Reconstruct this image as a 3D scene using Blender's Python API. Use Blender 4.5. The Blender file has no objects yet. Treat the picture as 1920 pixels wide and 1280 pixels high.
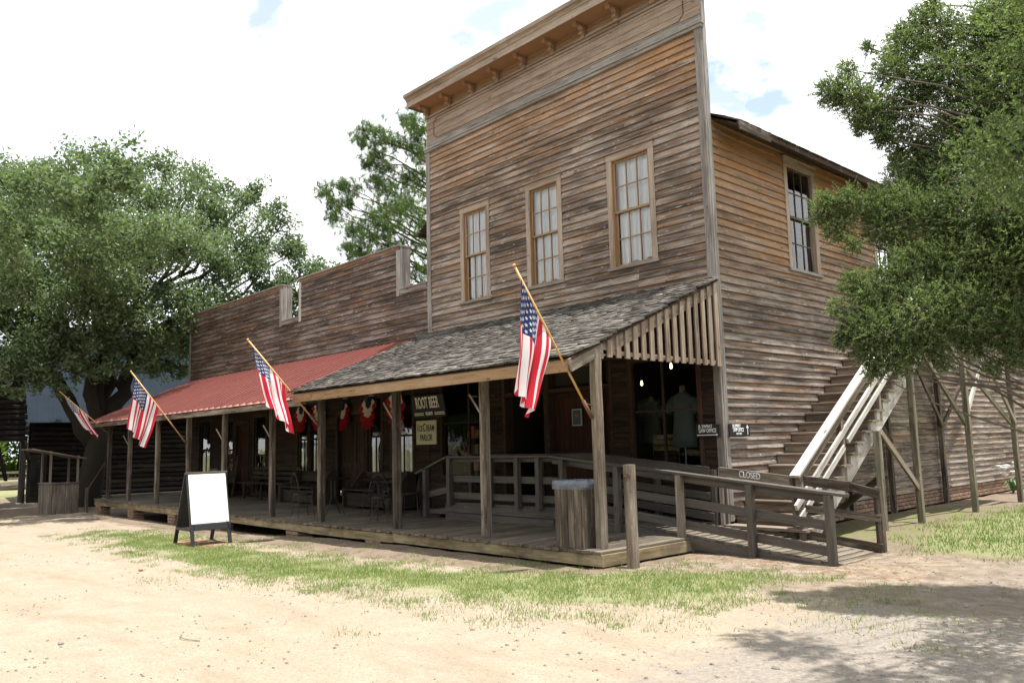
import bpy, math, random
import numpy as np
from mathutils import Vector, Matrix, noise as mn
random.seed(7); rng = np.random.default_rng(7)
SC = bpy.context.scene; COL = SC.collection
# ------------------------------------------------------------------ camera
cam_d = bpy.data.cameras.new('camera'); cam = bpy.data.objects.new('camera', cam_d); COL.objects.link(cam)
cam_d.sensor_width = 36; cam_d.lens = 28.515; cam_d.clip_end = 3000; cam_d.clip_start = 0.05
cam.matrix_world = Matrix(((0.677368, 0.109181, 0.727497, 7.098), (0.735188, -0.065653, -0.674676, -11.017),
                           (-0.0259, 0.991851, -0.12474, 1.57), (0, 0, 0, 1)))
SC.camera = cam
# ------------------------------------------------------------------ world, sun, exposure
SUN_DIR = Vector((0.16, 0.03, 1.0)).normalized()
W = bpy.data.worlds.new('World'); SC.world = W; W.use_nodes = True
nt = W.node_tree; nt.nodes.clear()
def wn(t, **k):
    n = nt.nodes.new(t)
    for a, b in k.items(): setattr(n, a, b)
    return n
sky = wn('ShaderNodeTexSky', sky_type='NISHITA', sun_disc=False)
sky.sun_elevation = math.asin(SUN_DIR.z); sky.sun_rotation = math.atan2(SUN_DIR.x, SUN_DIR.y)
tc = wn('ShaderNodeTexCoord'); mp = wn('ShaderNodeMapping'); mp.inputs['Scale'].default_value = (1, 1, 1.7); mp.inputs['Location'].default_value = (3.3, 1.1, 0.4)
n1 = wn('ShaderNodeTexNoise'); n1.inputs['Detail'].default_value = 7; n1.inputs['Roughness'].default_value = 0.56
n2 = wn('ShaderNodeTexNoise'); n2.inputs['Scale'].default_value = 1.3; n2.inputs['Detail'].default_value = 4
rc = wn('ShaderNodeValToRGB'); rc.color_ramp.elements[0].position = 0.3; rc.color_ramp.elements[0].color = (6.0, 6.5, 6.8, 1); rc.color_ramp.elements[1].position = 0.62; rc.color_ramp.elements[1].color = (7.6, 7.7, 7.8, 1)
mx = wn('ShaderNodeMix', data_type='RGBA'); bg = wn('ShaderNodeBackground'); wo = wn('ShaderNodeOutputWorld')
bg.inputs['Strength'].default_value = 0.1
L = nt.links.new
L(tc.outputs['Generated'], mp.inputs['Vector']); L(mp.outputs['Vector'], n1.inputs['Vector']); L(mp.outputs['Vector'], n2.inputs['Vector'])
n1.inputs['Scale'].default_value = 9.0
sub = wn('ShaderNodeVectorMath', operation='SUBTRACT'); sub.inputs[1].default_value = (0.5, 0.5, 0.5); L(n1.outputs['Color'], sub.inputs[0])
wob = wn('ShaderNodeVectorMath', operation='SCALE'); wob.inputs['Scale'].default_value = 0.2; L(sub.outputs[0], wob.inputs[0])
dirn = wn('ShaderNodeVectorMath', operation='ADD'); L(tc.outputs['Generated'], dirn.inputs[0]); L(wob.outputs[0], dirn.inputs[1])
acc = None                                                          # gaps between the clouds: direction, size, clearness
for hx, hy, hz, hr, hk in ((-0.793, 0.377, 0.478, 0.034, 0.8), (-0.795, 0.394, 0.46, 0.018, 0.7), (-0.692, 0.569, 0.445, 0.035, 0.8), (-0.643, 0.597, 0.48, 0.04, 0.7), (-0.608, 0.619, 0.496, 0.03, 0.5),
        (-0.455, 0.799, 0.393, 0.034, 0.9), (-0.484, 0.784, 0.389, 0.026, 0.8), (-0.415, 0.784, 0.462, 0.022, 0.7), (-0.905, 0.211, 0.369, 0.08, 0.28), (-0.831, 0.403, 0.385, 0.016, 0.4), (-0.745, 0.531, 0.404, 0.016, 0.5), (0.3, -0.5, 0.8, 0.2, 0.8), (0.6, 0.2, 0.75, 0.15, 0.8), (-0.2, -0.8, 0.5, 0.12, 0.8)):
    ds = wn('ShaderNodeVectorMath', operation='DISTANCE'); L(dirn.outputs[0], ds.inputs[0]); ds.inputs[1].default_value = (hx, hy, hz)
    mr_ = wn('ShaderNodeMapRange', interpolation_type='SMOOTHSTEP'); L(ds.outputs['Value'], mr_.inputs[0])
    for q, v in zip((1, 2, 3, 4), (hr * 1.45, hr * 0.5, 0.0, hk * 0.84)): mr_.inputs[q].default_value = v
    if acc is None: acc = mr_.outputs[0]
    else: mm = wn('ShaderNodeMath', operation='MAXIMUM'); L(acc, mm.inputs[0]); L(mr_.outputs[0], mm.inputs[1]); acc = mm.outputs[0]
L(acc, mx.inputs['Factor']); L(n2.outputs['Fac'], rc.inputs['Fac']); L(sky.outputs['Color'], mx.inputs['B']); L(rc.outputs['Color'], mx.inputs['A'])
L(mx.outputs['Result'], bg.inputs['Color']); L(bg.outputs['Background'], wo.inputs['Surface'])
sun_d = bpy.data.lights.new('sun', 'SUN'); sun = bpy.data.objects.new('sun', sun_d); COL.objects.link(sun)
sun_d.energy = 4.0; sun_d.angle = math.radians(0.5); sun_d.color = (1, 0.96, 0.9)
sun.rotation_euler = SUN_DIR.to_track_quat('Z', 'Y').to_euler(); sun.location = (0, 0, 40)
vs = SC.view_settings; vs.view_transform = 'Standard'; vs.look = 'None'; vs.exposure = 1.2; vs.gamma = 1; vs.use_curve_mapping = False
SC.render.engine = 'CYCLES'; SC.cycles.use_denoising = True
SC.cycles.max_bounces = 8; SC.cycles.transparent_max_bounces = 16; SC.cycles.caustics_reflective = False; SC.cycles.caustics_refractive = False

# ================================================================== materials
MATS = {}
class NT:
    def __init__(s, name):
        s.m = bpy.data.materials.new(name); s.m.use_nodes = True; s.t = s.m.node_tree; s.t.nodes.clear()
        s.out = s.n('ShaderNodeOutputMaterial'); MATS[name] = s.m
    def n(s, t, **k):
        x = s.t.nodes.new(t)
        for a, b in k.items(): setattr(x, a, b)
        return x
    def l(s, a, b): s.t.links.new(a, b)
    def val(s, i, v):
        if hasattr(v, 'is_linked') or hasattr(v, 'links'): s.l(v, i)
        else: i.default_value = v
    def math(s, op, a, b=0.0, c=0.0, clamp=False):
        x = s.n('ShaderNodeMath', operation=op, use_clamp=clamp)
        s.val(x.inputs[0], a); s.val(x.inputs[1], b); s.val(x.inputs[2], c); return x.outputs[0]
    def comb(s, a, b, c):
        x = s.n('ShaderNodeCombineXYZ')
        for i, v in enumerate((a, b, c)): s.val(x.inputs[i], v)
        return x.outputs[0]
    def noise(s, vec, scale, detail=4, rough=0.55, out='Fac', dist=0.0):
        x = s.n('ShaderNodeTexNoise'); s.l(vec, x.inputs['Vector']); x.inputs['Scale'].default_value = scale
        x.inputs['Detail'].default_value = detail; x.inputs['Roughness'].default_value = rough; x.inputs['Distortion'].default_value = dist; return x.outputs[out]
    def rng(s, v, a, b, c=0.0, d=1.0):
        x = s.n('ShaderNodeMapRange'); s.val(x.inputs[0], v)
        for i, q in enumerate((a, b, c, d)): x.inputs[i + 1].default_value = q
        return x.outputs[0]
    def mix(s, f, a, b, mode='MIX'):
        x = s.n('ShaderNodeMix', data_type='RGBA', blend_type=mode); s.val(x.inputs['Factor'], f)
        for k, v in (('A', a), ('B', b)):
            if isinstance(v, tuple): x.inputs[k].default_value = v if len(v) == 4 else v + (1,)
            else: s.l(v, x.inputs[k])
        return x.outputs['Result']
    def ramp(s, f, stops):
        x = s.n('ShaderNodeValToRGB'); e = x.color_ramp.elements
        while len(e) < len(stops): e.new(0.5)
        for q, (p, c) in zip(e, stops): q.position = p; q.color = c + (1,)
        s.l(f, x.inputs[0]); return x.outputs[0]
    def rand(s):
        a = s.n('ShaderNodeObjectInfo').outputs['Random']; b = s.n('ShaderNodeNewGeometry').outputs['Random Per Island']
        return s.math('FRACT', s.math('ADD', s.math('MULTIPLY', a, 3.7), s.math('MULTIPLY', b, 7.3)))
    def pos(s):
        x = s.n('ShaderNodeSeparateXYZ'); g = s.n('ShaderNodeNewGeometry'); s.l(g.outputs['Position'], x.inputs[0]); return x.outputs, g.outputs['Position']
    def bsdf(s, col, rough=0.8, spec=0.3, bump=None, bstr=0.4, bdist=0.01, **k):
        b = s.n('ShaderNodeBsdfPrincipled'); s.val(b.inputs['Base Color'], col + (1,) if isinstance(col, tuple) else col)
        s.val(b.inputs['Roughness'], rough); b.inputs['Specular IOR Level'].default_value = spec
        for a, v in k.items(): b.inputs[a.replace('_', ' ')].default_value = v
        if bump is not None:
            x = s.n('ShaderNodeBump'); s.l(bump, x.inputs['Height']); x.inputs['Strength'].default_value = bstr; x.inputs['Distance'].default_value = bdist
            s.l(x.outputs[0], b.inputs['Normal'])
        return b.outputs[0]
    def fin(s, sh): s.l(sh, s.out.inputs['Surface']); return s.m

def plain(name, col, rough=0.7, spec=0.3, var=0.12, scale=30, **k):
    t = NT(name); p, P = t.pos(); n = t.noise(P, scale, 4)
    r = t.rand(); f = t.math('ADD', t.math('MULTIPLY', t.math('SUBTRACT', n, 0.5), 2 * var), t.math('MULTIPLY', t.math('SUBTRACT', r, 0.5), var))
    c = t.mix(t.math('ADD', 0.5, f, clamp=True), tuple(x * 0.7 for x in col), tuple(min(1, x * 1.3) for x in col))
    return t.fin(t.bsdf(c, rough, spec, n, 0.15, 0.003, **k))

def wood(name, dark, mid, light, orange=(0.4, 0.2, 0.09), zor=None, base_or=0.12, lap=0.0, var=0.5, specks=0.5, rough=0.85, grain=26, bump=0.5, stain=None, stain_amt=0.0):
    t = NT(name); uv = t.n('ShaderNodeUVMap'); sx = t.n('ShaderNodeSeparateXYZ'); t.l(uv.outputs[0], sx.inputs[0]); u, v = sx.outputs[0], sx.outputs[1]
    r = t.rand(); ro = t.math('MULTIPLY', r, 61.0); p, P = t.pos()
    gr = t.noise(t.comb(t.math('MULTIPLY', u, 1.6), t.math('MULTIPLY', v, grain), ro), 1.0, 6, 0.62, dist=0.6)
    fine = t.noise(t.comb(t.math('MULTIPLY', u, 4.0), t.math('MULTIPLY', v, grain * 6), ro), 1.0, 3, 0.6)
    pat = t.noise(t.comb(t.math('MULTIPLY', u, 0.9), t.math('MULTIPLY', v, 6.0), t.math('ADD', ro, 9.0)), 1.0, 5, 0.6)
    big = t.noise(P, 0.55, 3, 0.5)
    f = t.math('ADD', t.math('MULTIPLY', t.rng(gr, 0.3, 0.7), 0.5), t.math('MULTIPLY', t.rng(pat, 0.28, 0.72), 0.5))
    f = t.math('ADD', f, t.math('MULTIPLY', t.math('SUBTRACT', r, 0.5), var))
    f = t.math('ADD', f, t.math('MULTIPLY', t.math('SUBTRACT', big, 0.5), 0.65))
    c = t.ramp(f, [(0.2, dark), (0.5, mid), (0.85, light)])
    om = t.noise(t.comb(t.math('MULTIPLY', u, 0.7), t.math('MULTIPLY', v, 14.0), t.math('ADD', ro, 23.0)), 1.0, 4, 0.6)
    o = t.math('MULTIPLY', t.rng(om, 0.5, 0.68), base_or)
    if zor: o = t.math('ADD', o, t.math('MULTIPLY', t.rng(p[2], zor[0], zor[1], 0, zor[2]), t.rng(om, 0.25, 0.6)), clamp=True)
    if lap: o = t.math('ADD', o, t.math('MULTIPLY', t.rng(t.math('ADD', v, t.math('MULTIPLY', t.math('SUBTRACT', gr, 0.5), 0.05)), 0.085, 0.128), lap), clamp=True)
    c = t.mix(o, c, orange)
    if specks:
        sp = t.noise(t.comb(t.math('MULTIPLY', u, 7.0), t.math('MULTIPLY', v, 26.0), t.math('ADD', ro, 5.0)), 1.0, 2, 0.5)
        c = t.mix(t.math('MULTIPLY', t.rng(sp, 0.67, 0.73), specks), c, (0.5, 0.46, 0.42))
        kn = t.noise(t.comb(t.math('MULTIPLY', u, 5.0), t.math('MULTIPLY', v, 12.0), t.math('ADD', ro, 15.0)), 1.0, 1, 0.4)
        c = t.mix(t.math('MULTIPLY', t.rng(kn, 0.73, 0.78), 0.7), c, (0.045, 0.03, 0.022))
    if lap:                                                         # rusty nail heads in rows where the studs are
        nu = t.math('ABSOLUTE', t.math('SUBTRACT', t.math('FRACT', t.math('ADD', t.math('MULTIPLY', u, 1.64), t.math('MULTIPLY', t.math('SUBTRACT', gr, 0.5), 0.02))), 0.5))
        nl = t.math('MULTIPLY', t.math('LESS_THAN', nu, 0.018), t.rng(v, 0.05, 0.03)); nl = t.math('MULTIPLY', nl, t.math('GREATER_THAN', v, 0.014))
        c = t.mix(t.math('MULTIPLY', nl, 0.6), c, (0.05, 0.028, 0.018))
    if stain: c = t.mix(t.math('MULTIPLY', t.rng(t.noise(P, 2.2, 5, 0.6), 0.48, 0.62), stain_amt), c, stain)
    c = t.mix(1.0, c, t.ramp(fine, [(0.25, (0.62, 0.62, 0.62)), (0.6, (1.06, 1.06, 1.06))]), 'MULTIPLY')
    h = t.math('ADD', gr, t.math('MULTIPLY', fine, 0.5))
    return t.fin(t.bsdf(c, rough, 0.25, h, bump, 0.006))

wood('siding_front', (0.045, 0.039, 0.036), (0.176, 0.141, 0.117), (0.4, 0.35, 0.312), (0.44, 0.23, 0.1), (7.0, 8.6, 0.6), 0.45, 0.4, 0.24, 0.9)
wood('siding_side', (0.055, 0.047, 0.042), (0.195, 0.16, 0.134), (0.39, 0.34, 0.3), (0.4, 0.215, 0.1), (3.9, 6.2, 0.95), 0.4, 0.25, 0.24, 0.9)
wood('siding_low', (0.032, 0.028, 0.027), (0.098, 0.08, 0.07), (0.27, 0.24, 0.22), (0.3, 0.15, 0.07), None, 0.5, 0.35, 0.26, 0.9)
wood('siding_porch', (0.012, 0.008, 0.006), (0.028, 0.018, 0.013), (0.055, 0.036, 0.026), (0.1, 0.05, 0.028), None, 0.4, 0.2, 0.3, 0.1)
wood('siding_barn', (0.008, 0.007, 0.006), (0.016, 0.014, 0.013), (0.045, 0.04, 0.035), (0.07, 0.045, 0.03), None, 0.2, 0, 0.5, 0.1)
wood('frieze', (0.17, 0.118, 0.088), (0.29, 0.215, 0.168), (0.38, 0.305, 0.25), (0.36, 0.195, 0.095), (9.05, 9.3, 0.8), 0.3, 0, 0.18, 0.25, bump=0.25)
wood('trim_grey', (0.13, 0.116, 0.105), (0.25, 0.228, 0.208), (0.37, 0.347, 0.325), (0.42, 0.24, 0.12), None, 0.12, 0, 0.2, 0.2)
wood('trim_tan', (0.2, 0.148, 0.112), (0.34, 0.265, 0.21), (0.43, 0.355, 0.295), (0.36, 0.2, 0.1), None, 0.2, 0, 0.2, 0.1, bump=0.25)
wood('sash_wood', (0.22, 0.125, 0.06), (0.3, 0.185, 0.1), (0.36, 0.25, 0.15), (0.55, 0.28, 0.09), None, 0.4, 0, 0.2, 0, bump=0.2)
wood('fascia_new', (0.2, 0.115, 0.06), (0.3, 0.19, 0.108), (0.36, 0.245, 0.15), (0.36, 0.19, 0.085), None, 0.3, 0, 0.2, 0.1, grain=16, bump=0.2)
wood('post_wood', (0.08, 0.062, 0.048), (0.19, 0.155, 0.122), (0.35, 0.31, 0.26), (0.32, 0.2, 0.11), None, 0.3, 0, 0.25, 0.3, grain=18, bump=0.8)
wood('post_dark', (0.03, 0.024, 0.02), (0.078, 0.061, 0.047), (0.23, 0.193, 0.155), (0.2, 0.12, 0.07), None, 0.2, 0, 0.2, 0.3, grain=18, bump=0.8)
wood('post_mossy', (0.09, 0.075, 0.055), (0.21, 0.18, 0.135), (0.34, 0.31, 0.25), (0.17, 0.16, 0.1), None, 0.3, 0, 0.25, 0.2, grain=18, stain=(0.12, 0.125, 0.065), stain_amt=0.35)
wood('deck_wood', (0.06, 0.049, 0.036), (0.125, 0.106, 0.081), (0.23, 0.2, 0.16), (0.34, 0.22, 0.12), None, 0.25, 0, 0.3, 0.2, grain=20)
wood('deck_fascia', (0.12, 0.092, 0.05), (0.25, 0.2, 0.115), (0.37, 0.31, 0.195), (0.36, 0.22, 0.1), None, 0.3, 0, 0.2, 0.3, grain=18, stain=(0.1, 0.08, 0.055), stain_amt=0.6)
wood('grey_paint', (0.055, 0.048, 0.042), (0.085, 0.075, 0.066), (0.118, 0.105, 0.094), (0.25, 0.17, 0.11), None, 0.15, 0, 0.12, 0.1, rough=0.6, bump=0.2)
wood('stair_wood', (0.085, 0.066, 0.052), (0.185, 0.148, 0.116), (0.3, 0.252, 0.208), (0.34, 0.19, 0.1), None, 0.3, 0, 0.3, 0.3, grain=18)
wood('rail_light', (0.3, 0.27, 0.24), (0.47, 0.44, 0.41), (0.6, 0.57, 0.54), (0.42, 0.28, 0.18), None, 0.12, 0, 0.2, 0.2, grain=14)
wood('slat_wood', (0.13, 0.095, 0.07), (0.26, 0.205, 0.16), (0.38, 0.32, 0.27), (0.42, 0.22, 0.1), None, 0.3, 0, 0.25, 0.2, grain=16)
wood('shingle', (0.022, 0.02, 0.017), (0.078, 0.07, 0.06), (0.22, 0.205, 0.183), (0.1, 0.07, 0.05), None, 0.3, 0, 0.4, 0.2, grain=22)
wood('door_brown', (0.03, 0.012, 0.008), (0.055, 0.022, 0.014), (0.085, 0.037, 0.024), (0.09, 0.036, 0.018), None, 0.2, 0, 0.15, 0, bump=0.2)
wood('bench_wood', (0.02, 0.014, 0.011), (0.042, 0.03, 0.022), (0.08, 0.058, 0.042), (0.13, 0.07, 0.035), None, 0.3, 0, 0.3, 0.1)
wood('crate_wood', (0.16, 0.12, 0.06), (0.24, 0.18, 0.1), (0.29, 0.23, 0.14), (0.5, 0.3, 0.12), None, 0.1, 0, 0.2, 0)
wood('kiosk_wood', (0.06, 0.05, 0.04), (0.135, 0.113, 0.092), (0.23, 0.2, 0.165), (0.26, 0.16, 0.09), None, 0.25, 0, 0.3, 0.2)
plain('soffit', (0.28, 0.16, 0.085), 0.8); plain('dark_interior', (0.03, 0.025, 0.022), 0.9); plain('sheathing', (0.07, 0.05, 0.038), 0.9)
plain('black_paint', (0.022, 0.022, 0.025), 0.5, 0.4, 0.3); plain('whiteboard', (0.86, 0.87, 0.88), 0.25, 0.5, 0.01)
plain('cloth_white', (0.82, 0.82, 0.84), 0.8, 0.2, 0.03); plain('curtain', (0.9, 0.93, 1.0), 0.85, 0.2, 0.03)
plain('shirt', (0.1, 0.118, 0.128), 0.9, 0.1, 0.1); plain('shirt_green', (0.075, 0.08, 0.07), 0.9, 0.1, 0.1); plain('skin_form', (0.2, 0.16, 0.11), 0.6)
plain('metal_dark', (0.03, 0.028, 0.027), 0.45, 0.5, 0.2, Metallic=0.6); plain('metal_grey', (0.35, 0.37, 0.4), 0.4, 0.5, 0.1, Metallic=0.7); plain('metal_rust', (0.14, 0.075, 0.045), 0.7)
plain('pole_wood', (0.52, 0.31, 0.11), 0.4, 0.5, 0.12); plain('sign_black', (0.018, 0.019, 0.02), 0.6, 0.3, 0.1); plain('sign_cream', (0.66, 0.63, 0.44), 0.7, 0.2, 0.06, 8)
plain('letter_cream', (0.9, 0.86, 0.7), 0.7, 0.2, 0.08); plain('letter_white', (0.85, 0.85, 0.83), 0.7, 0.2, 0.05); plain('letter_black', (0.03, 0.03, 0.028), 0.7, 0.2, 0.05)
plain('poster_blue', (0.05, 0.085, 0.12), 0.5); plain('poster_frame', (0.42, 0.45, 0.46), 0.5); plain('poster_red', (0.5, 0.06, 0.05), 0.5)
plain('red_goods', (0.45, 0.09, 0.07), 0.7, 0.2, 0.3, 12); plain('bark', (0.032, 0.027, 0.022), 0.95, 0.1, 0.4, 9); plain('bark_grey', (0.13, 0.11, 0.09), 0.95, 0.1, 0.35, 25); plain('bark_pine', (0.16, 0.095, 0.065), 0.95, 0.1, 0.3, 8)
plain('stone', (0.2, 0.178, 0.15), 0.9, 0.2, 0.5, 12); plain('litter', (0.25, 0.15, 0.09), 0.9, 0.1, 0.6, 12); plain('twig', (0.2, 0.14, 0.09), 0.9)
plain('plant_green', (0.1, 0.16, 0.06), 0.6); plain('white_paint', (0.8, 0.8, 0.8), 0.5, 0.4, 0.03); plain('car_blue', (0.2, 0.28, 0.4), 0.3, 0.5); plain('tyre', (0.03, 0.03, 0.03), 0.8); plain('car_glass', (0.03, 0.035, 0.04), 0.1, 0.6)
plain('bag_cloth', (0.24, 0.23, 0.22), 0.9, 0.1, 0.2)

def brickmat():
    t = NT('brick'); r = t.rand(); p, P = t.pos(); n = t.noise(P, 40, 5)
    c = t.ramp(r, [(0.0, (0.17, 0.09, 0.062)), (0.5, (0.24, 0.135, 0.09)), (1.0, (0.3, 0.21, 0.15))])
    c = t.mix(t.rng(n, 0.4, 0.7, 0, 0.6), c, (0.3, 0.25, 0.19)); t.fin(t.bsdf(c, 0.95, 0.15, n, 0.5, 0.005))
brickmat()
def redmetal():
    t = NT('red_metal'); p, P = t.pos(); r = t.rand()
    n = t.noise(P, 1.7, 5, 0.65); st = t.noise(t.comb(t.math('MULTIPLY', p[0], 9.0), t.math('MULTIPLY', p[1], 0.7), p[2]), 1.0, 5, 0.6)
    c = t.mix(t.rng(n, 0.35, 0.65), (0.31, 0.135, 0.115), (0.39, 0.185, 0.16)); c = t.mix(t.rng(st, 0.52, 0.72, 0, 0.45), c, (0.16, 0.055, 0.046))
    c = t.mix(t.math('MULTIPLY', r, 0.35), c, (0.36, 0.18, 0.165)); t.fin(t.bsdf(c, 0.55, 0.35, n, 0.1, 0.004))
redmetal()
plain('seam_dark', (0.2, 0.072, 0.062), 0.7, 0.2, 0.25, 5)  # rib strips in a darker red than the roof panels
def tinroof():
    t = NT('tin_roof'); p, P = t.pos(); n = t.noise(P, 1.2, 4)
    t.fin(t.bsdf(t.mix(n, (0.013, 0.019, 0.027), (0.027, 0.036, 0.048)), 0.85, 0.04))
tinroof()
def glass(name, refl=2.0, rough=0.02):
    t = NT(name); fr = t.n('ShaderNodeFresnel'); fr.inputs['IOR'].default_value = 1.5
    tr = t.n('ShaderNodeBsdfTransparent'); tr.inputs[0].default_value = (0.98, 0.99, 1, 1); gl = t.n('ShaderNodeBsdfGlossy'); gl.inputs['Roughness'].default_value = rough
    p, P = t.pos(); bp_ = t.n('ShaderNodeBump'); t.l(t.noise(P, 3.0, 2), bp_.inputs['Height']); bp_.inputs['Strength'].default_value = 0.05; bp_.inputs['Distance'].default_value = 0.05; t.l(bp_.outputs[0], gl.inputs['Normal'])
    m = t.n('ShaderNodeMixShader'); t.l(t.math('MULTIPLY', fr.outputs[0], refl, clamp=True), m.inputs[0]); t.l(tr.outputs[0], m.inputs[1]); t.l(gl.outputs[0], m.inputs[2]); t.fin(m.outputs[0])
glass('glass'); glass('shop_glass', 0.6)
def bagmat():
    t = NT('bag_plastic'); tr = t.n('ShaderNodeBsdfTransparent'); b = t.bsdf((0.2, 0.235, 0.3), 0.2, 0.7)
    m = t.n('ShaderNodeMixShader'); m.inputs[0].default_value = 0.4; t.l(tr.outputs[0], m.inputs[1]); t.l(b, m.inputs[2]); t.fin(m.outputs[0])
bagmat()
def cloth(name, col, tl=0.35):
    t = NT(name); d = t.bsdf(col, 0.75, 0.25); x = t.n('ShaderNodeBsdfTranslucent'); x.inputs[0].default_value = col + (1,)
    m = t.n('ShaderNodeMixShader'); m.inputs[0].default_value = tl; t.l(d, m.inputs[1]); t.l(x.outputs[0], m.inputs[2]); t.fin(m.outputs[0])
cloth('flag_red', (0.58, 0.022, 0.045)); cloth('flag_white', (0.8, 0.8, 0.82)); cloth('flag_blue', (0.022, 0.035, 0.13))
cloth('bunting_red', (0.42, 0.02, 0.03), 0.2); cloth('bunting_cream', (0.72, 0.64, 0.54), 0.2); cloth('bunting_blue', (0.025, 0.035, 0.09), 0.2)
def leaf(name, a, b, c3, tl=0.3, rough=0.65, ns=1.3):
    t = NT(name); r = t.rand(); p, P = t.pos(); n = t.noise(P, ns, 3)
    c = t.ramp(t.math('ADD', t.math('MULTIPLY', r, 0.4), t.math('MULTIPLY', n, 0.6)), [(0.25, a), (0.5, b), (0.75, c3)])
    d = t.bsdf(c, rough, 0.12); x = t.n('ShaderNodeBsdfTranslucent'); t.l(t.mix(1.0, c, (1.1, 1.25, 0.6), 'MULTIPLY'), x.inputs[0])
    m = t.n('ShaderNodeMixShader'); m.inputs[0].default_value = tl; t.l(d, m.inputs[1]); t.l(x.outputs[0], m.inputs[2]); t.fin(m.outputs[0])
leaf('leaf_oak', (0.07, 0.105, 0.055), (0.13, 0.175, 0.1), (0.2, 0.245, 0.15), 0.42)
leaf('leaf_cedar', (0.062, 0.094, 0.042), (0.13, 0.172, 0.08), (0.25, 0.285, 0.155), 0.48, 0.6, 2.6)
leaf('leaf_pine', (0.06, 0.105, 0.03), (0.1, 0.16, 0.048), (0.16, 0.21, 0.075), 0.3)
leaf('leaf_far', (0.07, 0.12, 0.025), (0.11, 0.18, 0.04), (0.16, 0.24, 0.06), 0.45)
leaf('grass_blade', (0.13, 0.19, 0.055), (0.19, 0.26, 0.085), (0.34, 0.34, 0.17), 0.4, 0.6)
leaf('lawn_blade', (0.085, 0.15, 0.035), (0.13, 0.215, 0.05), (0.22, 0.28, 0.09), 0.4, 0.6)
def bulbmat():
    t = NT('bulb_glow'); e = t.n('ShaderNodeEmission'); e.inputs[0].default_value = (1, 0.72, 0.38, 1); e.inputs[1].default_value = 3; t.fin(e.outputs[0])
bulbmat()
def groundmat():
    t = NT('ground_soil'); p, P = t.pos(); q = t.comb(p[0], p[1], 0.0)
    def att(n): x = t.n('ShaderNodeAttribute', attribute_name=n); return x.outputs['Fac']
    big = t.noise(q, 0.5, 5, 0.6); med = t.noise(q, 3.0, 6, 0.65); fin = t.noise(q, 26, 5, 0.7); peb = t.n('ShaderNodeTexVoronoi'); t.l(q, peb.inputs['Vector']); peb.inputs['Scale'].default_value = 42
    sand = t.mix(t.rng(med, 0.3, 0.7), (0.275, 0.226, 0.166), (0.34, 0.29, 0.225)); sand = t.mix(t.rng(big, 0.42, 0.62, 0, 0.5), sand, (0.3, 0.242, 0.175))
    sand = t.mix(t.rng(fin, 0.5, 0.72, 0, 0.85), sand, (0.19, 0.152, 0.115)); sand = t.mix(t.rng(t.noise(q, 55, 3, 0.7), 0.56, 0.64, 0, 0.7), sand, (0.12, 0.097, 0.078))
    trk = t.noise(t.comb(t.math('MULTIPLY', t.math('ADD', p[0], t.math('MULTIPLY', p[1], -0.1)), 0.45), t.math('MULTIPLY', p[1], 1.9), 2.0), 1.0, 6, 0.62); sand = t.mix(t.rng(trk, 0.5, 0.68, 0, 0.6), sand, (0.215, 0.172, 0.125))
    pc = t.n('ShaderNodeSeparateColor'); t.l(peb.outputs['Color'], pc.inputs[0]); isp = t.math('MULTIPLY', t.math('GREATER_THAN', pc.outputs[0], 0.86), t.math('LESS_THAN', peb.outputs['Distance'], 0.36))
    sand = t.mix(t.math('MULTIPLY', isp, t.rng(med, 0.42, 0.6, 0, 0.8)), sand, (0.2, 0.185, 0.17))
    gv = t.mix(t.rng(fin, 0.3, 0.7), (0.16, 0.138, 0.117), (0.285, 0.248, 0.208)); gv = t.mix(t.math('MULTIPLY', t.math('GREATER_THAN', pc.outputs[1], 0.6), t.math('LESS_THAN', peb.outputs['Distance'], 0.4)), gv, (0.27, 0.25, 0.225))
    soil = t.mix(t.rng(med, 0.3, 0.7), (0.13, 0.1, 0.074), (0.235, 0.186, 0.138)); soil = t.mix(t.rng(fin, 0.52, 0.7, 0, 0.7), soil, (0.1, 0.065, 0.045))
    gs = t.mix(t.rng(fin, 0.35, 0.65), (0.13, 0.165, 0.06), (0.24, 0.22, 0.12))
    jit = t.math('MULTIPLY', t.math('SUBTRACT', t.noise(q, 5.0, 6, 0.7), 0.5), 1.5)
    c = t.mix(t.rng(t.math('ADD', att('gravel'), jit), 0.35, 0.65), sand, gv)
    c = t.mix(t.rng(t.math('ADD', att('soil'), jit), 0.35, 0.65), c, soil)
    c = t.mix(t.rng(t.math('ADD', att('grassy'), jit), 0.35, 0.7, 0, 0.85), c, gs)
    moss = t.math('MULTIPLY', att('moss'), t.rng(med, 0.45, 0.6)); c = t.mix(moss, c, (0.12, 0.15, 0.04))
    h = t.math('ADD', t.math('MULTIPLY', med, 0.6), t.math('ADD', t.math('MULTIPLY', fin, 0.5), t.math('MULTIPLY', isp, 0.35)))
    t.fin(t.bsdf(c, 0.95, 0.1, h, 0.8, 0.04))
groundmat()

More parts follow.
